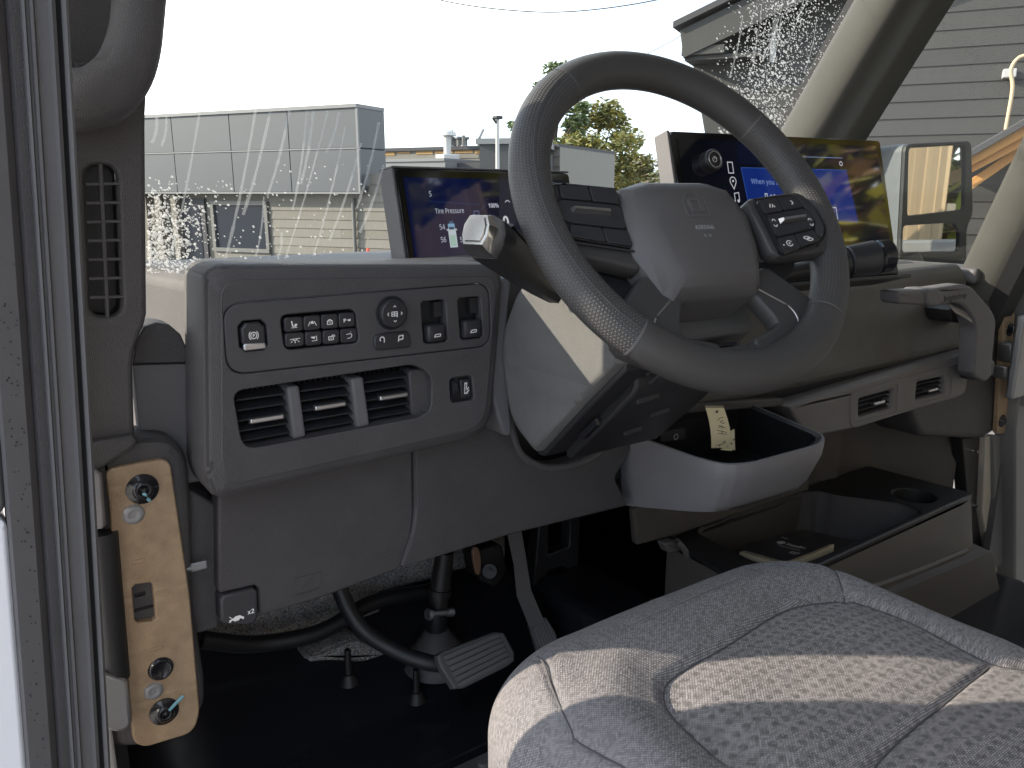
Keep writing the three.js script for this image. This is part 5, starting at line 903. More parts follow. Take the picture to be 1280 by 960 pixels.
    I(957, 247, () => { x.strokeRect(-8, -20, 16, 34); x.font = '46px sans-serif'; x.fillText('10', 26, 16); }); I(1040, 267, () => { x.strokeRect(-34, -34, 68, 68); x.strokeRect(-14, -10, 28, 34); }); I(1050, 205, () => { x.beginPath(); x.arc(0, 0, 12, 0, 7); x.stroke(); });
  }, 1600, (t, loc) => {
    const [kx, ky] = loc(885, 203, 0.004);
    const kb = part('knob', new THREE.LatheGeometry([[0, 0.017], [0.010, 0.017], [0.0135, 0.018], [0.0162, 0.0165], [0.0170, 0.012], [0.0165, 0.0]].map(([a, b]) => new THREE.Vector2(a, b)), 40).rotateX(Math.PI / 2).translate(kx, ky, 0.002), M.black, t, L3);
    part('knob_ring', new THREE.TorusGeometry(0.0122, 0.0010, 8, 36).translate(kx, ky, 0.0195), M.satin, kb, L3);
    part('knob_mark', [new THREE.TorusGeometry(0.004, 0.0005, 6, 24).translate(kx, ky, 0.0192), box(kx - 0.0004, kx + 0.0004, ky, ky + 0.005, 0.0188, 0.0196)], whiteInk, kb, L3);
    part('edge_trim', [rbox(-0.005, 0.0, -0.192, 0.0, -0.030, 0.0015, 0.0015)], M.grey, t, L3);
    part('ledge', [rbox(0.01, 0.47, -0.245, -0.194, -0.04, 0.012, 0.006), rbox(0.02, 0.475, -0.252, -0.246, -0.05, 0.03, 0.002)], M.black, t, L3);
    part('key_row', Array.from({ length: 6 }, (_, k) => rbox(0.12 + k * 0.055, 0.171 + k * 0.055, -0.236, -0.204, 0.0122, 0.015, 0.002)), M.gloss, t, L3);
  }, 2.6);
}
// ================================================================ steering wheel
{
  const YAW = 0.11, TAU = 0.613, WC = V(0.630, 1.581, -0.579);
  const E1 = V(Math.cos(YAW), 0, Math.sin(YAW)), N = V(-Math.sin(YAW) * Math.cos(TAU), Math.sin(TAU), Math.cos(TAU) * Math.cos(YAW)), E2 = new THREE.Vector3().crossVectors(N, E1);
  const t = thing('steering_wheel', 'dark leather steering wheel with perforated grips, badge on its hub and switch pads', 'steering wheel', WC);
  t.quaternion.setFromRotationMatrix(new THREE.Matrix4().makeBasis(E1, E2, N));
  const loc = (u, v, o = 0) => { const p = onPlane(u, v, WC.clone().addScaledVector(N, o), N).sub(WC); return [p.dot(E1), p.dot(E2)]; };
  const perf = dataTex(128, (i, j) => { const x = i / 128 * 4, y = j / 128 * 4, o = Math.floor(y) % 2 ? 0.5 : 0, d = Math.hypot(((x + o) % 1) - 0.5, (y % 1) - 0.5); return Math.min(1, Math.max(0, (d - 0.20) * 9)); }, false, 0.0132);
  const perfC = dataTex(128, (i, j) => { const x = i / 128 * 4, y = j / 128 * 4, o = Math.floor(y) % 2 ? 0.5 : 0, d = Math.hypot(((x + o) % 1) - 0.5, (y % 1) - 0.5); return d < 0.22 ? 1 : 0.50; }, false, 0.0132);
  const grip = std({ color: lin(0.110, 0.105, 0.105), roughness: 0.52, bumpMap: perf, bumpScale: 0.0007, map: perfC });
  const leather = std({ color: lin(0.058, 0.055, 0.054), roughness: 0.45, bumpMap: re(grainTex, 0.024), bumpScale: 0.00012, map: mottleTex });
  const rimArc = (a0, a1, seg, tr0 = 0.0205, tn0 = 0.0185, pad = 0) => {
    const rs = 28, pos = [], nor = [], uv = [], idx = [];
    for (let i = 0; i <= seg; i++) { const a = a0 + (a1 - a0) * i / seg, bulge = 1 + 0.13 * Math.exp(-Math.pow((Math.abs(((a / R2D + 450) % 360) - 270 + 180) % 360 - 180) / 0.0001, 2)), tr = (tr0 + 0.0015 * Math.pow(Math.max(0, -Math.sin(a)), 2)) + pad, tn = tn0 + pad, R0 = 0.18;
      for (let j = 0; j <= rs; j++) { const q = j / rs * 6.28318, cr = Math.cos(q), cn = Math.sin(q), r = R0 + tr * cr; pos.push(r * Math.cos(a), r * Math.sin(a), tn * cn); const l = Math.hypot(cr / tr, cn / tn); nor.push(cr / tr / l * Math.cos(a), cr / tr / l * Math.sin(a), cn / tn / l); uv.push(a * 0.18, j / rs * 0.125); } }
    for (let i = 0; i < seg; i++) for (let j = 0; j < rs; j++) { const k = i * (rs + 1) + j; idx.push(k, k + rs + 1, k + 1, k + 1, k + rs + 1, k + rs + 2); }
    const g = new THREE.BufferGeometry(); g.setAttribute('position', new THREE.Float32BufferAttribute(pos, 3)); g.setAttribute('normal', new THREE.Float32BufferAttribute(nor, 3)); g.setAttribute('uv', new THREE.Float32BufferAttribute(uv, 2)); g.setIndex(idx); return g;
  };
  const W1 = { local: true, uv: false }, A = R2D;
  part('leather_rim', rimArc(39 * A, 124 * A, 60), leather, t, W1); part('leather_rim', rimArc(227 * A, 313 * A, 60), leather, t, W1);
  part('perforated_grip', rimArc(124.6 * A, 226.4 * A, 80), grip, t, W1); part('perforated_grip', rimArc(-46.4 * A, 38.4 * A, 70), grip, t, W1);
  const seamM = std({ color: lin(0.11, 0.106, 0.104), roughness: 0.7 });
  for (const a of [38.7, 124.3, 226.7, 313.3]) part('rim_seam', rimArc((a - 0.35) * A, (a + 0.35) * A, 2, 0.0205, 0.0185, 0.0003), seamM, t, W1);
  // stitched line on the inner side
  { const st = []; for (let k = 0; k < 230; k++) { const a = (128 + k * 0.425) * A; st.push(box(-0.00045, 0.00045, -0.0012, 0.0012, -0.0003, 0.0003).translate(0, 0, 0).rotateZ(a).translate((0.18 + 0.004) * Math.cos(a), (0.18 + 0.004) * Math.sin(a), 0.0184)); } const s = part('stitching', st, seamM, t, L3); s.userData.kind = 'stuff'; }
  const HX = -0.010, R3 = (pts, z, s = 1, cx = 0, cy = 0) => pts.map(([x, y]) => V(HX + cx + (x - cx) * s, cy + (y - cy) * s, z));
  // hub cushion: faceted cap
  const hub = [[-0.040, 0.036], [0.040, 0.036], [0.068, 0.028], [0.086, -0.012], [0.082, -0.050], [0.064, -0.092], [0.054, -0.100], [-0.054, -0.100], [-0.064, -0.092], [-0.082, -0.050], [-0.084, -0.012], [-0.068, 0.028]];
  const mid = [[-0.036, 0.026], [0.036, 0.026], [0.060, 0.018], [0.074, -0.014], [0.070, -0.046], [0.056, -0.084], [0.048, -0.091], [-0.048, -0.091], [-0.056, -0.084], [-0.070, -0.046], [-0.072, -0.014], [-0.060, 0.018]];
  const topF = [[-0.030, 0.014], [0.030, 0.014], [0.048, 0.004], [0.058, -0.020], [0.054, -0.044], [0.045, -0.076], [0.039, -0.082], [-0.039, -0.082], [-0.045, -0.076], [-0.054, -0.044], [-0.056, -0.020], [-0.048, 0.004]];
  const hubM = plastic(lin(0.096, 0.091, 0.092), 0.5, 0.00007, 0.02);
  const H = part('hub_cushion', loft([R3(hub, -0.050), R3(hub, -0.006, 1.0), R3(hub, -0.001, 0.985, 0, -0.04), R3(mid, 0.010), R3(topF, 0.018), R3(topF, 0.0195, 0.9, 0, -0.04)], { crease: 0.5, capA: false }), hubM, t, L3);
  // badge, raised lettering
  const bz = 0.0195, emb = [];
  const ringPl = (o, i, z0, z1) => ext(o, z1 - z0, 0.0003, [i]).translate(0, 0, z0);
  const sh = [[-0.0135, -0.016], [0.0135, -0.016], [0.0155, -0.013], [0.0145, 0.004], [0.006, 0.013], [-0.006, 0.013], [-0.0145, 0.004], [-0.0155, -0.013]];
  const bx = HX, by = -0.004, mvp = (pts, s) => pts.map(([x, y]) => [bx + x * s, by + y * s]);
  emb.push(ringPl(mvp(sh, 1), mvp(sh, 0.88), bz - 0.001, bz + 0.0008), ringPl(mvp([[-0.0075, -0.010], [0.0075, -0.010], [0.0075, 0.006], [-0.0075, 0.006]], 1), mvp([[-0.0045, -0.007], [0.0045, -0.007], [0.0045, 0.003], [-0.0045, 0.003]], 1), bz - 0.001, bz + 0.0010));
  emb.push(box(bx + 0.0075, bx + 0.0105, by - 0.010, by + 0.002, bz - 0.001, bz + 0.0007), box(bx - 0.0105, bx - 0.0075, by - 0.004, by + 0.006, bz - 0.001, bz + 0.0007));
  part('badge', emb, plastic(lin(0.11, 0.105, 0.105), 0.32, 0.00002, 0.02), H, L3);
  const font = await new FontLoader().loadAsync('fonts/droid/droid_sans_bold.typeface.json');
  const word = (s, size, depth = 0.0006) => { const g = new TextGeometry(s, { font, size, depth, curveSegments: 3, bevelEnabled: false }); g.computeBoundingBox(); g.translate(-(g.boundingBox.max.x + g.boundingBox.min.x) / 2, 0, 0); return g; };
  part('lettering', [word('AIRBAG', 0.0048).translate(HX, -0.034, bz - 0.0001), new THREE.TorusGeometry(0.0014, 0.0003, 6, 16).translate(HX - 0.003, -0.041, bz), new THREE.TorusGeometry(0.0014, 0.0003, 6, 16).translate(HX + 0.003, -0.041, bz)], std({ color: lin(0.22), roughness: 0.5 }), H, L3);
  { // lettering on the passenger handle
    const q = scene.getObjectByName('passenger_handle'), a = onZ(1180, 375, -0.76), b = onZ(1208, 370, -0.76); const g = word('brightdrop', 0.021, 0.0008); g.computeBoundingBox(); const s = a.distanceTo(b) / (g.boundingBox.max.x - g.boundingBox.min.x); g.scale(s, s * 0.85, 1);
    g.rotateZ(Math.atan2(b.y - a.y, b.x - a.x)); g.translate((a.x + b.x) / 2, (a.y + b.y) / 2 - 0.003, -0.7604); part('lettering', g, std({ color: lin(0.022), roughness: 0.6 }), q);
  }
  // spokes
  const spokeM = plastic(lin(0.05, 0.048, 0.048), 0.45, 0.0001, 0.02);
  for (const s of [-1, 1]) {
    const zc = s > 0 ? 0.016 : 0.000, dy = s > 0 ? -0.014 : 0.010, wd = (x) => x < 0.08 ? x : 0.08 + (x - 0.08) * (s > 0 ? 1.10 : 1.20), f = (pts) => pts.map(([x, y]) => [wd(x) * s - 0.004, y + (y > -0.06 ? dy : 0)]);
    part('side_spoke', [ext(roundPts(f([[0.072, 0.020], [0.150, 0.030], [0.166, 0.012], [0.170, -0.030], [0.150, -0.050], [0.078, -0.066]]), 0.012), 0.020, 0.005, [], 4).translate(0, 0, zc - 0.022)], spokeM, t, L3);
    part('spoke_back', [ext(roundPts(f([[0.055, -0.04], [0.130, -0.044], [0.122, -0.072], [0.075, -0.095]]), 0.008), 0.02, 0.004).translate(0, 0, zc - 0.045)], M.black, t, L3);
    const pad = part('switch_pad', ext(roundPts(f([[0.080, 0.014], [0.135, 0.020], [0.156, 0.008], [0.158, -0.022], [0.142, -0.038], [0.084, -0.052]]), [0.004, 0.016, 0.012, 0.014, 0.014, 0.004]), 0.006, 0.002, [], 3).translate(0, 0, zc - 0.0035), M.gloss, t, L3);
    const key = (list, r, draw, nm = 'button', w = 128) => { const g = ext(roundPts(f(list), r), 0.0024, 0.0008).translate(0, 0, zc + 0.0020); faceUV(g); return part(nm, g, draw ? inkMat(draw, w, 128) : M.button, pad, W1); };
    const sgn = { voice: (x) => { x.lineWidth = 7; x.beginPath(); x.moveTo(50, 80); x.lineTo(58, 54); x.moveTo(66, 80); x.lineTo(74, 56); x.moveTo(82, 78); x.lineTo(80, 68); x.stroke(); }, phone: (x) => { x.lineWidth = 9; x.beginPath(); x.arc(56, 64, 20, -0.9, 0.9); x.stroke(); }, heat: (x) => { x.lineWidth = 7; x.beginPath(); x.arc(64, 64, 20, 0.4, 5.6); x.stroke(); x.beginPath(); x.arc(64, 64, 7, 0, 7); x.fill(); x.fillRect(14, 70, 10, 10); }, dist: (x) => { x.lineWidth = 7; x.beginPath(); x.ellipse(58, 58, 17, 11, 0, 0, 7); x.stroke(); x.beginPath(); x.ellipse(72, 70, 17, 11, 0, 0, 7); x.stroke(); } };
    key([[0.082, 0.0135], [0.107, 0.0160], [0.108, 0.0005], [0.083, -0.0035]], 0.0015, s > 0 ? sgn.voice : null);
    key([[0.1085, 0.0162], [0.135, 0.0185], [0.1365, 0.0040], [0.1095, 0.0007]], 0.0015, s > 0 ? sgn.phone : null);
    key([[0.085, -0.0335], [0.108, -0.0300], [0.109, -0.0455], [0.086, -0.0505]], 0.0015, s > 0 ? sgn.heat : null);
    key([[0.1095, -0.0298], [0.137, -0.0255], [0.1395, -0.0375], [0.110, -0.0453]], 0.0015, s > 0 ? sgn.dist : null);
    key([[0.1365, 0.0188], [0.152, 0.0065], [0.154, -0.021], [0.1415, -0.036], [0.139, -0.024], [0.1455, -0.016], [0.1455, -0.003], [0.138, 0.0045]], 0.003, null);
    key([[0.084, -0.0055], [0.138, 0.0020], [0.1445, -0.004], [0.1445, -0.0155], [0.138, -0.0225], [0.085, -0.0315]], 0.003, s > 0 ? (x) => { x.lineWidth = 5; const a = (q) => { x.beginPath(); x.arc(q, 58, 9, 3.3, 6.2); x.stroke(); x.beginPath(); x.arc(q, 74, 9, 0.2, 2.9); x.stroke(); }; a(22); a(228); } : null, 'rocker_key', 256);
    part('rocker_bar', loft([[[0.096, -0.0165], [0.096, -0.0105], [0.132, -0.0070], [0.132, -0.0125]].map(([x, y]) => V(wd(x) * s - 0.004, y + dy, zc + 0.004)), [[0.098, -0.0150], [0.098, -0.0120], [0.130, -0.0085], [0.130, -0.0110]].map(([x, y]) => V(wd(x) * s - 0.004, y + dy, zc + 0.0095))].map((r) => s < 0 ? r.reverse() : r), { crease: 0.4 }), M.satin, pad, L3);
    part('pad_trim', tube(roundPts(f([[0.080, 0.016], [0.136, 0.0225], [0.159, 0.009], [0.161, -0.024], [0.143, -0.041], [0.082, -0.055]]), [0, 0.016, 0.012, 0.014, 0.014, 0]).map(([x, y]) => V(x, y, zc + 0.0008)), 0.0012, 60, 6), M.button, pad, L3);
    // lower spoke
    part('lower_spoke', ext(roundPts(f([[0.036, -0.080], [0.080, -0.066], [0.124, -0.112], [0.128, -0.140], [0.098, -0.160], [0.024, -0.168], [0.022, -0.146], [0.066, -0.134]]), [0.01, 0.006, 0.02, 0.006, 0.004, 0.004, 0.004, 0.012]), 0.020, 0.004, [], 4).translate(0, 0, -0.022), spokeM, t, L3);
    part('spoke_trim', tube(roundPts(f([[0.050, -0.090], [0.088, -0.116], [0.092, -0.132], [0.074, -0.150], [0.012, -0.158]]), [0, 0.010, 0.01, 0.014, 0]).map(([x, y]) => V(x, y, -0.0022)), 0.0011, 50, 6), M.satin, t, L3);
  }
  part('lower_bridge', ext(roundPts([[-0.04, -0.150], [0.04, -0.150], [0.04, -0.170], [-0.04, -0.170]], 0.004), 0.018, 0.004).translate(0, 0, -0.021), spokeM, t, L3);
  part('boss', new THREE.CylinderGeometry(0.055, 0.06, 0.06, 30).rotateX(Math.PI / 2).translate(0, -0.03, -0.075), M.black, t, L3);
  part('column_louvre', [0, 1, 2].map((k) => rbox(-0.045, 0.055, -0.128 - k * 0.009, -0.124 - k * 0.009, -0.10, -0.06, 0.001)), M.button, t, L3);
}
// ================================================================ storage tray, tag, bin, book
{
  const t = thing('storage_tray', 'grey open tray standing out below the dashboard, holding a paper tag', 'tray', V(0.93, 1.13, -0.74));
  const top = roundPts([[0.800, -0.86], [0.796, -0.70], [0.806, -0.655], [0.840, -0.640], [0.990, -0.636], [1.035, -0.660], [1.098, -0.86]], [0, 0.02, 0.02, 0.02, 0.03, 0.02, 0]);
  const n = top.length, R = (y, f) => top.map(([x, z]) => { const [a, b, c] = f(x, z); return V(a, y + (c || 0), b); });
  const cx = 0.94, cz = -0.76;
  const sc = (s, x, z) => [cx + (x - cx) * s, Math.min(-0.84, -0.9) && cz + (z - cz) * s];
  const keepBack = (s) => (x, z) => { const [a, b] = sc(s, x, z); return [a, z < -0.85 ? z : b]; };
  const low = (x, z) => { const [a, b] = sc(0.90, x, z), k = Math.max(0, Math.min(1, (-z - 0.64) / 0.22)); return [a + 0.006, z < -0.85 ? z : b - 0.02, -0.050 * k]; };
  const inn = top.map(([x, z]) => [cx + (x - cx) * 0.915, z < -0.85 ? z : cz + (z - cz) * 0.90]), inB = top.map(([x, z]) => [cx + (x - cx) * 0.84, z < -0.85 ? z : cz + (z - cz) * 0.76]);
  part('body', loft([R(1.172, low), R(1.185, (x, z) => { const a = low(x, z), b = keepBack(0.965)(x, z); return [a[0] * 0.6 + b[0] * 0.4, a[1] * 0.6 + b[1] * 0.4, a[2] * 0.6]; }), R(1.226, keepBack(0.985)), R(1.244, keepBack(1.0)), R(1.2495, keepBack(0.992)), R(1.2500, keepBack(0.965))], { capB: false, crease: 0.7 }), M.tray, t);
  part('liner', loft([R(1.2500, keepBack(0.965)), inn.map(([x, z]) => V(x, 1.2465, z)), inn.map(([x, z]) => V(x + 0.001, 1.240, z)), inB.map(([x, z]) => V(x, 1.178, z)), inB.map(([x, z]) => V(cx + (x - cx) * 0.95, 1.172, z))], { capA: false, crease: 0.6 }), M.black, t);
  part('back_wall', [rbox(0.79, 1.10, 1.17, 1.262, -0.868, -0.858, 0.002)], M.black, t);
  part('usb_port', [zPlate(roundPts(pz([[825, 541], [856, 535], [857, 549], [826, 553]], -0.852), 0.002), -0.858, -0.851, 0.001)], M.trim, t);
  { const a = onZ(845, 546, -0.8505); part('usb_sign', [new THREE.TorusGeometry(0.0045, 0.0007, 6, 20).translate(a.x, a.y, -0.8505)], whiteInk, t); }
  // paper tag
  const tg = canvasTex(256, 640, (x) => { x.fillStyle = '#eadfb8'; x.fillRect(0, 0, 256, 640); x.fillStyle = '#9a8f7c'; x.fillRect(0, 0, 256, 34); x.strokeStyle = '#3b3634'; x.lineWidth = 8; x.lineCap = 'round'; const S = (p) => { x.beginPath(); p.forEach(([a, b], i) => i ? x.lineTo(a, b) : x.moveTo(a, b)); x.stroke(); };
    S([[205, 170], [150, 185], [120, 215]]); S([[190, 215], [150, 235], [175, 262], [200, 250]]); S([[120, 290], [200, 330]]); S([[110, 320], [160, 300], [150, 345]]); S([[90, 365], [205, 395]]); S([[95, 410], [200, 425]]); S([[150, 375], [142, 420]]); S([[150, 545], [175, 530], [170, 565], [150, 560], [120, 590]]); S([[60, 600], [110, 585], [100, 620]]); });
  const pa = onZ(881, 507, -0.775), pb = onZ(904, 507, -0.775), pc = onZ(915, 560, -0.755), pd = onZ(889, 560, -0.755);
  const tag = thing('paper_tag', 'cream paper tag with black handwriting standing up in the storage tray', 'tag', V(0.88, 1.24, -0.77));
  { const rows = 10, g0 = []; const pos = [], uv = [], idx = []; for (let j = 0; j <= rows; j++) { const s = j / rows, l = pa.clone().lerp(pd, s), r = pb.clone().lerp(pc, s), bend = 0.004 * Math.sin(s * 3.1); for (let i = 0; i <= 1; i++) { const p = (i ? r : l); pos.push(p.x, p.y, p.z + bend); uv.push(i, 1 - s); } } for (let j = 0; j < rows; j++) { const k = j * 2; idx.push(k, k + 2, k + 1, k + 1, k + 2, k + 3); }
    const g = new THREE.BufferGeometry(); g.setAttribute('position', new THREE.Float32BufferAttribute(pos, 3)); g.setAttribute('uv', new THREE.Float32BufferAttribute(uv, 2)); g.setIndex(idx); g.computeVertexNormals();
    part('card', g, std({ map: tg, roughness: 0.85, side: THREE.DoubleSide }), tag, { uv: false });
    const c = pa.clone().lerp(pb, 0.42).lerp(pc, 0.13); part('eyelet', new THREE.CircleGeometry(0.0024, 14).translate(c.x, c.y, c.z + 0.0035), M.deep, tag);
    const f1 = onZ(909, 541, -0.765), f2 = onZ(918, 536, -0.76), f3 = onZ(919, 563, -0.75), f4 = onZ(910, 561, -0.752); const paper = std({ color: lin(0.72, 0.64, 0.42), roughness: 0.9, side: THREE.DoubleSide });
    part('folded_flap', quadSheet(f4, f3, f2, f1), paper, tag); part('folded_foot', quadSheet(onZ(900, 562, -0.751), onZ(914, 564, -0.745), onZ(918, 561, -0.752), onZ(906, 559, -0.757)), paper, tag);
    part('ink_mark', [onZ(916, 549, -0.7525), onZ(913, 554, -0.7535)].map((p, i) => new THREE.CircleGeometry(0.0016, 8).translate(p.x, p.y, p.z + 0.002)), M.deep, tag); }
}
{
  const yT = 0.965, t = thing('storage_bin', 'large dark open floor bin with a cup holder, in the passenger footwell', 'bin', V(1.4, 0.80, -0.87));
  const f = (u, v, y = yT) => { const p = onY(u, v, y); return [p.x, p.z]; };
  const o = roundPts([f(836, 672), f(1000, 609), [1.46, -0.992], [1.74, -0.992], [1.76, -0.755], f(1195, 627), [1.12, -0.742], [1.02, -0.80]], [0.03, 0.005, 0.01, 0.01, 0.02, 0.01, 0.03, 0.03]);
  const hole = roundPts([[1.112, -0.965], [1.16, -0.985], [1.455, -0.985], [1.50, -0.955], [1.505, -0.92], [1.575, -0.815], [1.57, -0.775], [1.55, -0.765], [1.17, -0.762], [1.10, -0.80]], 0.035);
  const cup = circ(1.640, -0.825, 0.043, 30);
  part('top_rim', yPlate(o, yT - 0.012, yT, 0.004, [hole, cup], 4), M.black, t);
  const H = (y, s) => hole.map(([x, z]) => V(1.33 + (x - 1.33) * s, y, -0.88 + (z + 0.88) * s));
  part('tub', loft([H(yT - 0.001, 1.004), H(yT - 0.012, 0.99), H(0.885, 0.955), H(0.875, 0.92)], { capA: false, crease: 0.9 }), M.dash, t);
  part('cup_holder', [new THREE.CylinderGeometry(0.043, 0.040, 0.07, 30, 1, true).translate(1.640, yT - 0.037, -0.825), new THREE.CircleGeometry(0.04, 30).rotateX(-Math.PI / 2).translate(1.640, yT - 0.071, -0.825)], std({ color: lin(0.02), roughness: 0.5, side: THREE.DoubleSide }), t);
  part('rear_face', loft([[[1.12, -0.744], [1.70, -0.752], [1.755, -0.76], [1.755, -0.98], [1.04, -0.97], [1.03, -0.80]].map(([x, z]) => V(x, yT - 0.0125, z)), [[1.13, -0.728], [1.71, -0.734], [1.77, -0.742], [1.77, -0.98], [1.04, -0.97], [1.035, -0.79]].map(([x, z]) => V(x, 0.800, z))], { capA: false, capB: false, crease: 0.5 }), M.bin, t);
  part('latch', [zPlate(roundPts(pz([[830, 680], [846, 676], [853, 688], [836, 692]], -0.93), 0.003), -0.95, -0.93, 0.003), tube([onZ(846, 676, -0.92), onZ(856, 688, -0.92), onZ(862, 700, -0.92)], 0.006, 12, 8)], M.rubberLight, t);
  // book in the bin
  const yb = 0.964, q = (u, v, y = yb) => onY(u, v, y), A = q(924, 686), B = q(987, 665.5), C = q(1044, 677.5), D = q(982, 702);
  const ux = B.clone().sub(A), uz = D.clone().sub(A);
  const bk = thing('paperback_book', 'thick paperback with a black cover and white print, lying in the floor bin', 'book', V((A.x + C.x) / 2, 0.885, (A.z + C.z) / 2));
  const cov = canvasTex(512, 512, (x) => { x.fillStyle = '#26262a'; x.fillRect(0, 0, 512, 512); x.fillStyle = x.strokeStyle = '#e2e0dc'; x.save(); x.translate(256, 256); x.rotate(-1.57); x.font = '44px sans-serif'; x.textAlign = 'center'; x.fillText('brightdrop', -30, 70); x.lineWidth = 7; x.beginPath(); x.ellipse(130, 52, 32, 24, 0, 0, 7); x.stroke(); x.strokeRect(118, 42, 22, 20); x.lineWidth = 4; x.beginPath(); x.moveTo(-140, 0); x.lineTo(110, 0); x.stroke(); x.font = 'bold 26px sans-serif'; x.fillText('Owner', -150, -80); x.fillText('Manual', -150, -52); x.font = '22px sans-serif'; x.fillText('en-US', 190, 150); x.restore(); });
  const b2 = (s, r, y, lift = 0) => A.clone().addScaledVector(ux, s).addScaledVector(uz, r).setY(y + lift);
  { // gently curved cover
    const nn = 14, pos = [], uv = [], idx = []; for (let j = 0; j <= nn; j++) for (let i = 0; i <= nn; i++) { const s = i / nn, r = j / nn, p = b2(s, r, yb, 0.006 * Math.pow(s, 3) * r - 0.005 * Math.sin(r * 3.14) * s); pos.push(p.x, p.y, p.z); uv.push(s, 1 - r); } for (let j = 0; j < nn; j++) for (let i = 0; i < nn; i++) { const k = j * (nn + 1) + i; idx.push(k, k + nn + 1, k + 1, k + 1, k + nn + 1, k + nn + 2); }
    const g = new THREE.BufferGeometry(); g.setAttribute('position', new THREE.Float32BufferAttribute(pos, 3)); g.setAttribute('uv', new THREE.Float32BufferAttribute(uv, 2)); g.setIndex(idx); g.computeVertexNormals();
    part('cover', g, std({ map: cov, roughness: 0.4, side: THREE.DoubleSide }), bk, { uv: false });
    const ptex = dataTex(64, (i, j) => 0.78 + 0.22 * hash(3, j), false, 0.02), pm = std({ color: lin(0.66, 0.55, 0.38), roughness: 0.9, map: ptex });
    const ringP = (y, k) => { const out = []; for (let i = 0; i <= 12; i++) { const s = i / 12; out.push(b2(s * 0.985 + 0.004, 0.985, y, k * (0.006 * s * s * s))); } for (let i = 0; i <= 12; i++) { const r = 1 - i / 12; out.push(b2(0.985, r * 0.98 + 0.004, y, k * (0.006 * r - 0.005 * Math.sin(r * 3.14)))); } out.push(b2(0.004, 0.004, y), b2(0.004, 0.5, y)); return out; };
    part('pages', loft([ringP(0.925, 0), ringP(yb - 0.0065, 1)], { crease: 0.5 }), pm, bk);
    part('back_cover', loft([[b2(0, 0, 0.922), b2(0, 1, 0.922), b2(1, 1, 0.922), b2(1, 0, 0.922)], [b2(0, 0, 0.9245), b2(0, 1, 0.9245), b2(1, 1, 0.9245), b2(1, 0, 0.9245)]]), M.black, bk);
  }
  // folder under the book
  const fo = thing('document_pouch', 'flat dark pouch under the book on the bottom of the floor bin', 'pouch', V(1.22, 0.886, -0.84));
  part('pouch', yPlate(roundPts([[1.13, -0.93], [1.31, -0.93], [1.31, -0.79], [1.13, -0.79]], 0.01), 0.886, 0.921, 0.008), M.black, fo); part('flap', yPlate(roundPts([[1.13, -0.85], [1.31, -0.85], [1.31, -0.789], [1.13, -0.789]], 0.01), 0.9212, 0.9217, 0.0002), M.rubber, fo);
}
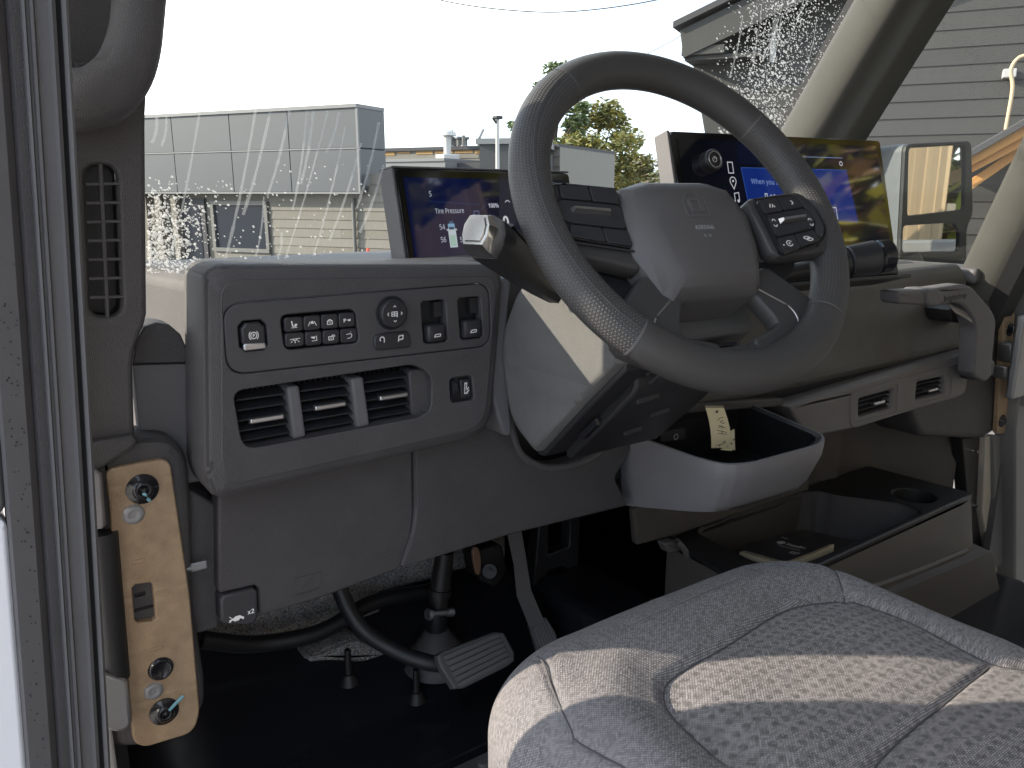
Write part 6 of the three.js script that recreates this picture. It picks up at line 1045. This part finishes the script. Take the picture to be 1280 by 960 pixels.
// ================================================================ driver's seat
{
  const t = thing('driver_seat', 'heathered grey cloth driver seat cushion in the right foreground, stitched seams and a sunlit band', 'seat', V(0.61, 0.72, -0.30));
  const X0 = 0.352, X1 = 0.872, Z0 = -0.612, Z1 = 0.02, RC = 0.105, yT = 1.152;
  const yA = 1.146, g2 = (u, v) => { const p = onY(u, v, yA); return [p.x, p.z]; };
  const sp = (pts) => { const c = new THREE.CatmullRomCurve3(pts.map(([x, z]) => V(x, 0, z)), false, 'catmullrom', 0.5).getPoints(pts.length * 8); return c.map((p) => [p.x, p.z]); };
  const insertFront = sp([[0.470, -0.05], [0.470, -0.30], g2(906, 962), g2(878, 938), g2(838, 898), g2(829, 873), g2(842, 852), g2(905, 816), g2(980, 769), g2(1030, 757), g2(1058, 755), g2(1082, 760), g2(1150, 786), g2(1240, 833), [0.815, -0.25], [0.815, -0.05]]);
  const cross = sp([g2(1236, 835), g2(1180, 885), g2(1100, 955), [0.48, -0.262]]);
  const outerL = sp([g2(672, 828), g2(681, 845), g2(690, 872), g2(714, 915), g2(742, 942), [0.412, -0.24], [0.412, -0.05]]), cornerR = sp([g2(1024, 703), g2(1040, 726), g2(1056, 756)]);
  const cornerL = sp([g2(672, 828), g2(700, 790), g2(760, 762)]);
  const dist = (x, z, L) => { let m = 9; for (let i = 0; i + 1 < L.length; i++) { const ax = L[i][0], az = L[i][1], bx = L[i + 1][0] - ax, bz = L[i + 1][1] - az, l2 = bx * bx + bz * bz || 1e-9, s = Math.max(0, Math.min(1, ((x - ax) * bx + (z - az) * bz) / l2)), d = Math.hypot(x - ax - s * bx, z - az - s * bz); if (d < m) m = d; } return m; };
  const inside = (x, z, L) => { let c = false; for (let i = 0, j = L.length - 1; i < L.length; j = i++) if ((L[i][1] > z) !== (L[j][1] > z) && x < (L[j][0] - L[i][0]) * (z - L[i][1]) / (L[j][1] - L[i][1]) + L[i][0]) c = !c; return c; };
  const hgt = (x, z) => {
    const d1 = dist(x, z, insertFront), d2 = dist(x, z, cross), d3 = dist(x, z, outerL), d4 = dist(x, z, cornerR), inn = inside(x, z, insertFront);
    let y = yT + 0.006 * Math.sin((x - X0) / (X1 - X0) * 3.14) - 0.010 * Math.pow(Math.max(0, (z + 0.35) / 0.4), 2) * 0;
    const roll = (d, w) => Math.exp(-Math.pow(d / w, 2));
    const sd = inn ? d1 : -d1, k = Math.max(0, Math.min(1, (sd + 0.012) / 0.024)), kk = k * k * (3 - 2 * k);
    y += 0.008 * (1 - roll(d1, 0.030)) * (1 - 0.7 * kk * roll(d2, 0.03)) - 0.006 * kk;
    y -= 0.0045 * roll(d1, 0.0042) + 0.0045 * kk * roll(d2, 0.0042) + 0.0026 * roll(d3, 0.0034) + 0.0026 * roll(d4, 0.0034);
    y += 0.005 * (1 - kk) * roll(d1 - 0.045, 0.03);
    return y + 0.0022 * (fbm(x * 14, z * 14, 0, 2) - 0.5);
  };
  const SX = 150, KX = 40, hx = (X1 - X0) / 2, hz = (Z1 - Z0) / 2, cx = (X0 + X1) / 2, cz = (Z0 + Z1) / 2;
  const ring = (d) => { const a = hx - d, b = hz - d, r = Math.max(0.0005, Math.min(Math.max(0.045, RC - d * 0.4), a, b)), out = []; const C = [[a - r, b - r, 0], [-(a - r), b - r, 1], [-(a - r), -(b - r), 2], [a - r, -(b - r), 3]];
    for (let q = 0; q < 4; q++) { const [px, pz2] = C[q]; for (let k = 0; k < KX; k++) { const an = (q + k / KX) * Math.PI / 2; out.push([cx + px + r * Math.cos(an), cz + pz2 + r * Math.sin(an)]); } const [nx, nz] = C[(q + 1) % 4]; const ax = px + r * Math.cos((q + 1) * Math.PI / 2), az = pz2 + r * Math.sin((q + 1) * Math.PI / 2), bx = nx + r * Math.cos((q + 1) * Math.PI / 2), bz = nz + r * Math.sin((q + 1) * Math.PI / 2); for (let k = 0; k < SX; k++) { const s = k / SX; out.push([cx + ax + (bx - ax) * s, cz + az + (bz - az) * s]); } } return out; };
  const RE = 0.075, rings = [];
  const skirt = [[-0.0, 0.16], [0.0, 0.12]];
  const D = []; for (let k = 0; k <= 34; k++) D.push(RE * (1 - Math.cos(k / 34 * Math.PI / 2)) * 1.0); for (let d = RE + 0.0028; d < hx - 0.003; d += 0.0028) D.push(d);
  const sdfR = (x, z) => { const qx = Math.abs(x - cx) - hx + RC, qz = Math.abs(z - cz) - hz + RC; return -(Math.min(Math.max(qx, qz), 0) + Math.hypot(Math.max(qx, 0), Math.max(qz, 0)) - RC); };
  const pts = []; const nR = (KX + SX) * 4;
  const push = (d, y0) => { for (const [x, z] of ring(d)) { let y; if (y0 !== undefined) y = y0; else { const dd = d > 0.05 ? Math.max(0, sdfR(x, z)) : d, q = Math.max(0, RE - dd); y = hgt(x, z) - (RE - Math.sqrt(RE * RE - q * q)); } pts.push([x, y, z]); } };
  push(0.025, 0.985); push(0.006, 1.02); push(0.0, 1.05); for (const d of D) push(d);
  const sdf = (x, z) => { const qx = Math.abs(x - cx) - hx + RC, qz = Math.abs(z - cz) - hz + RC; return -(Math.min(Math.max(qx, qz), 0) + Math.hypot(Math.max(qx, 0), Math.max(qz, 0)) - RC); };
  const topY = (x, z) => { const q = Math.max(0, RE - Math.max(0, sdf(x, z))); return hgt(x, z) - (RE - Math.sqrt(Math.max(0, RE * RE - q * q))); };
  const nrmAt = (x, z) => { const e = 0.0016; return V(-(topY(x + e, z) - topY(x - e, z)) / (2 * e), 1, -(topY(x, z + e) - topY(x, z - e)) / (2 * e)).normalize(); };
  for (const [, z] of ring(D[D.length - 1])) pts.push([cx, topY(cx, z), z]);
  const nRing = pts.length / nR, faces = [[], []];
  const isIn = (i) => inside(pts[i][0], pts[i][2], insertFront);
  for (let r = 0; r + 1 < nRing; r++) for (let k = 0; k < nR; k++) { const a = r * nR + k, b = r * nR + (k + 1) % nR, c = a + nR, e = b + nR; faces[0].push(a, c, b, b, c, e); }
  const full = new THREE.BufferGeometry(); full.setAttribute('position', new THREE.Float32BufferAttribute(pts.flat(), 3)); full.setIndex(faces[0]); full.computeVertexNormals();
  { const na = full.attributes.normal; for (let i = 0; i < pts.length; i++) { const r = Math.floor(i / nR); if (r < 18) continue; const v = nrmAt(pts[i][0], pts[i][2]); na.setXYZ(i, v.x, v.y, v.z); } }
  const split = [[], []]; for (let i = 0; i < faces[0].length; i += 3) { const [a, b, c] = faces[0].slice(i, i + 3); const x = (pts[a][0] + pts[b][0] + pts[c][0]) / 3, z = (pts[a][2] + pts[b][2] + pts[c][2]) / 3; split[inside(x, z, insertFront) ? 1 : 0].push(a, b, c); }
  const fuv = new Float32Array(pts.length * 2); pts.forEach(([x, y, z], i) => { const d = Math.floor(i / nR) < 3 ? -0.001 : sdf(x, z), e = 0.002, gx = (sdf(x + e, z) - sdf(x - e, z)) / (2 * e), gz = (sdf(x, z + e) - sdf(x, z - e)) / (2 * e), k = d < RE ? yT - y : 0; fuv[2 * i] = x - gx * k * 0.8; fuv[2 * i + 1] = z - gz * k * 0.8; });
  const mk = (idx) => { const g = new THREE.BufferGeometry(); g.setAttribute('uv', new THREE.BufferAttribute(fuv.slice(), 2)); g.setAttribute('position', full.attributes.position.clone()); g.setAttribute('normal', full.attributes.normal.clone()); g.setIndex(idx); return g.toNonIndexed(); };
  // heathered weave: short pale and dark dashes, with a raised dot pattern on the insert
  const N2 = 512; const weave = (dots) => { const a = new Float32Array(N2 * N2); for (let j = 0; j < N2; j++) for (let i = 0; i < N2; i++) {
    const row = Math.floor(j / 8), sh = (row % 2) * 8, cx2 = Math.floor((i + sh) / 16) % 32, fx = ((i + sh) % 16) / 16, fy = (j % 8) / 8;
    const st = Math.sin(fy * 3.1416) * Math.pow(Math.sin(fx * 3.1416), 0.6), h1 = hash(cx2, row), h2 = hash(i >> 2, (j >> 1) + 500);
    let v = (0.14 + 0.86 * st) * (0.66 + 0.62 * (h1 - 0.40)) + 0.16 * (h2 - 0.5);
    if (dots) { const u = i / 512 * 8, w = j / 512 * 8, o = Math.floor(w) % 2 ? 0.5 : 0, dd = Math.hypot((((u + o) % 1) - 0.5), (w % 1) - 0.5); v *= 1.12 - 0.55 * Math.max(0, 1 - Math.pow(dd / 0.34, 4)); }
    a[j * N2 + i] = v; } return a; };
  const mkMat = (dots, col) => { const a = weave(dots), m1 = dataTex(N2, (i, j) => 0.12 + 1.10 * a[j * N2 + i] + 0.06 * (hash(i, j) - 0.5), false, 0.108), m2 = dataTex(N2, (i, j) => a[j * N2 + i], false, 0.108); return phys({ color: col, roughness: 0.95, map: m1, bumpMap: m2, bumpScale: 0.0007, sheen: 0.25, sheenRoughness: 0.5, sheenColor: lin(0.5) }); };
  const uvRot = (m) => { const g = m.geometry, a = g.attributes.uv, c = Math.cos(0.0), s = Math.sin(0.0); };
  part('cushion_bolster', mk(split[0]), mkMat(false, lin(0.355, 0.338, 0.345)), t, { uv: false }); part('cushion_insert', mk(split[1]), mkMat(true, lin(0.37, 0.350, 0.354)), t, { uv: false });
  const seamMat = std({ color: lin(0.075, 0.071, 0.074), roughness: 0.9 });
  const seam = (L, dz) => part('seam', new THREE.TubeGeometry(new THREE.CatmullRomCurve3(L.filter((_, i) => i % 3 === 0).map(([x, z]) => V(x, topY(x, z) + dz, z))), L.length, 0.0011, 6), seamMat, t);
  seam(insertFront, 0.0002); seam(cross, 0.0002); seam(outerL, 0.0000); seam(cornerR, 0.0000);
  part('seat_base', [rbox(X0 + 0.04, X1 - 0.04, 0.90, 1.0, Z0 + 0.06, Z1 - 0.02, 0.02), rbox(X0 + 0.08, X1 - 0.08, 0.72, 0.92, Z0 + 0.16, Z1 - 0.05, 0.02)], M.black, t);
  part('backrest', rbox(X0 + 0.02, X1 - 0.02, 1.14, 1.72, 0.04, 0.17, 0.05), mkMat(false, lin(0.45, 0.425, 0.435)), t);
}
// ================================================================ pedals
{
  const zb = -0.985, rib = (a, b, c, d, n, inset) => { const g = []; for (let k = 0; k < n; k++) { const s0 = (k + 0.12) / n, s1 = (k + 0.88) / n, P = (s, u) => { const l = a.clone().lerp(d, s), r = b.clone().lerp(c, s); return l.lerp(r, u); }; g.push([P(s0, inset), P(s0, 1 - inset), P(s1, 1 - inset), P(s1, inset)]); } return g; };
  const slab = (poly, n, th, top = 0.9) => loft([poly.map((p) => p.clone().addScaledVector(n, -th)), poly.map((p) => p.clone().addScaledVector(n, -th * 0.12)), (() => { const c = poly.reduce((s, p) => s.add(p), V(0, 0, 0)).multiplyScalar(1 / poly.length); return poly.map((p) => p.clone().lerp(c, 0.05)); })()], { crease: 0.5 });
  const pn = V(0, 0.55, 0.84).normalize(), pc = onZ(595, 826, zb), PP = (u, v) => onPlane(u, v, pc, pn);
  const t = thing('brake_pedal', 'wide ribbed rubber brake pedal on a curved black arm', 'pedal', V(pc.x, 0.72, pc.z));
  const cor = [PP(547, 822), PP(626, 789), PP(644, 823), PP(569, 863)];
  const rc = (() => { const o = [PP(547, 820), PP(552, 815), PP(618, 790), PP(630, 791), PP(643, 815), PP(643, 826), PP(634, 833), PP(580, 860), PP(568, 861), PP(550, 832)]; return o; })();
  part('pad', slab(rc, pn, 0.016), M.rubber, t);
  for (const r of rib(cor[0], cor[1], cor[2], cor[3], 6, 0.07)) part('tread_rib', slab(r.map((p) => p.clone().addScaledVector(pn, 0.0032)), pn, 0.004), M.rubberLight, t);
  part('arm', new THREE.TubeGeometry(new THREE.CatmullRomCurve3([onZ(418, 705, -1.14), onZ(428, 745, -1.12), onZ(452, 785, -1.09), onZ(490, 811, -1.06), onZ(535, 828, -1.02), onZ(575, 832, -1.005)]), 50, 0.0135, 12), M.black, t);
  const a = thing('accelerator_pedal', 'narrow ribbed accelerator pedal hanging on a flat black arm', 'pedal', onZ(685, 800, -1.03).setY(0.75));
  const an = V(-0.25, 0.45, 0.85).normalize(), ac = onZ(683, 802, -1.03), AP = (u, v) => onPlane(u, v, ac, an);
  const acor = [AP(664, 779), AP(683, 774), AP(701, 812), AP(683, 838)];
  part('pad', slab([AP(662, 782), AP(667, 776), AP(683, 772), AP(694, 790), AP(703, 818), AP(704, 836), AP(680, 840)], an, 0.014), M.rubber, a);
  for (const r of rib(acor[0], acor[3], acor[2], acor[1], 6, 0.04)) part('tread_rib', slab(r.map((p) => p.clone().addScaledVector(an, 0.003)), an, 0.004), M.rubberLight, a);
  part('arm', [loft([[onZ(634, 668, -1.10), onZ(652, 664, -1.10), onZ(652, 664, -1.13), onZ(634, 668, -1.13)], [onZ(642, 705, -1.09), onZ(658, 700, -1.09), onZ(658, 700, -1.12), onZ(642, 705, -1.12)], [onZ(646, 745, -1.08), onZ(664, 738, -1.08), onZ(664, 738, -1.11), onZ(646, 745, -1.11)], [onZ(662, 785, -1.045), onZ(680, 776, -1.045), onZ(680, 776, -1.07), onZ(662, 785, -1.07)], [onZ(676, 830, -1.04), onZ(690, 830, -1.04), onZ(690, 830, -1.06), onZ(676, 830, -1.06)]], { crease: 0.5 })], M.rubberLight, a);
  const s = thing('steering_shaft', 'grey steering shaft with a clamp bolt going down through the floor', 'shaft', onZ(547, 800, -1.12));
  part('shaft', [bar(onZ(545, 800, -1.12), onZ(549, 745, -1.12), 0.018, 16), bar(onZ(549, 745, -1.12), onZ(556, 690, -1.12), 0.020, 16, 0.016), bar(onZ(549, 742, -1.12), onZ(550, 735, -1.12), 0.0225, 16)], M.darkMetal, s);
  part('clamp_bolt', [bar(onZ(534, 768, -1.10), onZ(566, 765, -1.10), 0.0055, 8), bar(onZ(534, 768, -1.10), onZ(539, 767.6, -1.10), 0.0105, 6), bar(onZ(559, 765.5, -1.10), onZ(566, 765, -1.10), 0.008, 6)], M.alu, s);
  { const c = onZ(546, 805, -1.12); part('boot', new THREE.LatheGeometry([[0.018, 0.03], [0.024, 0.025], [0.028, 0.012], [0.036, 0.008], [0.038, -0.002], [0.046, -0.008], [0.050, -0.03], [0.06, -0.04]].map(([x, y]) => new THREE.Vector2(x, y)), 30).translate(c.x, c.y, c.z), M.rubber, s); }
  const b = thing('pedal_bracket', 'black pressed pedal bracket with openings, right of the accelerator', 'bracket', onZ(700, 740, -1.15));
  part('frame', zPlate(roundPts(pz([[676, 640], [726, 634], [720, 800], [708, 812], [672, 812], [668, 720]], -1.15), 0.006), -1.18, -1.15, 0.003, [roundPts(pz([[686, 655], [713, 650], [712, 685], [686, 694]], -1.15), 0.005), roundPts(pz([[684, 714], [709, 706], [704, 805], [676, 805]], -1.15), 0.006)]), M.black, b);
  part('edge', beam(onZ(684, 694, -1.148), onZ(708, 685, -1.148), 0.003, 0.003), M.satin, b);
  const m = thing('pedal_sensor', 'pedal pivot block with a rusty strap and pivot bolt, above the pedals', 'bracket', onZ(612, 705, -1.12));
  part('block', [zPlate(roundPts(pz([[594, 690], [628, 680], [634, 715], [620, 735], [600, 726]], -1.12), 0.006), -1.17, -1.12, 0.004), bar(onZ(612, 714, -1.125), onZ(612, 714, -1.105), 0.013, 16), rbox(onZ(615, 0, -1.13).x, onZ(640, 0, -1.13).x, onZ(0, 702, -1.13).y, onZ(0, 668, -1.13).y, -1.19, -1.13, 0.004)], M.darkMetal, m);
  part('pivot_bolt', bar(onZ(612, 714, -1.105), onZ(612, 714, -1.098), 0.004, 6), M.darkMetal, m);
  part('strap', [zPlate(roundPts(pz([[591, 686], [598, 683], [602, 700], [601, 718], [596, 720], [592, 702]], -1.108), 0.004), -1.115, -1.108, 0.002)], std({ color: lin(0.20, 0.115, 0.07), roughness: 0.6, map: mottleTex }), m);
  const mt = thing('rubber_mat', 'black studded rubber mat at the bottom edge, in front of the seat', 'mat', V(0.50, 0.72, -0.78));
  part('sheet', yPlate(roundPts([[0.34, -0.93], [0.70, -0.93], [0.70, -0.5], [0.34, -0.5]], 0.02), 0.7204, 0.728, 0.002), M.rubber, mt);
  const st = []; for (let i = 0; i < 9; i++) for (let j = 0; j < 9; j++) st.push(new THREE.CylinderGeometry(0.008, 0.010, 0.004, 12).translate(0.37 + i * 0.036 + (j % 2) * 0.018, 0.7300, -0.91 + j * 0.034)); const so = part('studs', st, M.rubber, mt); so.userData.kind = 'stuff';
}
renderer.render(scene, camera);
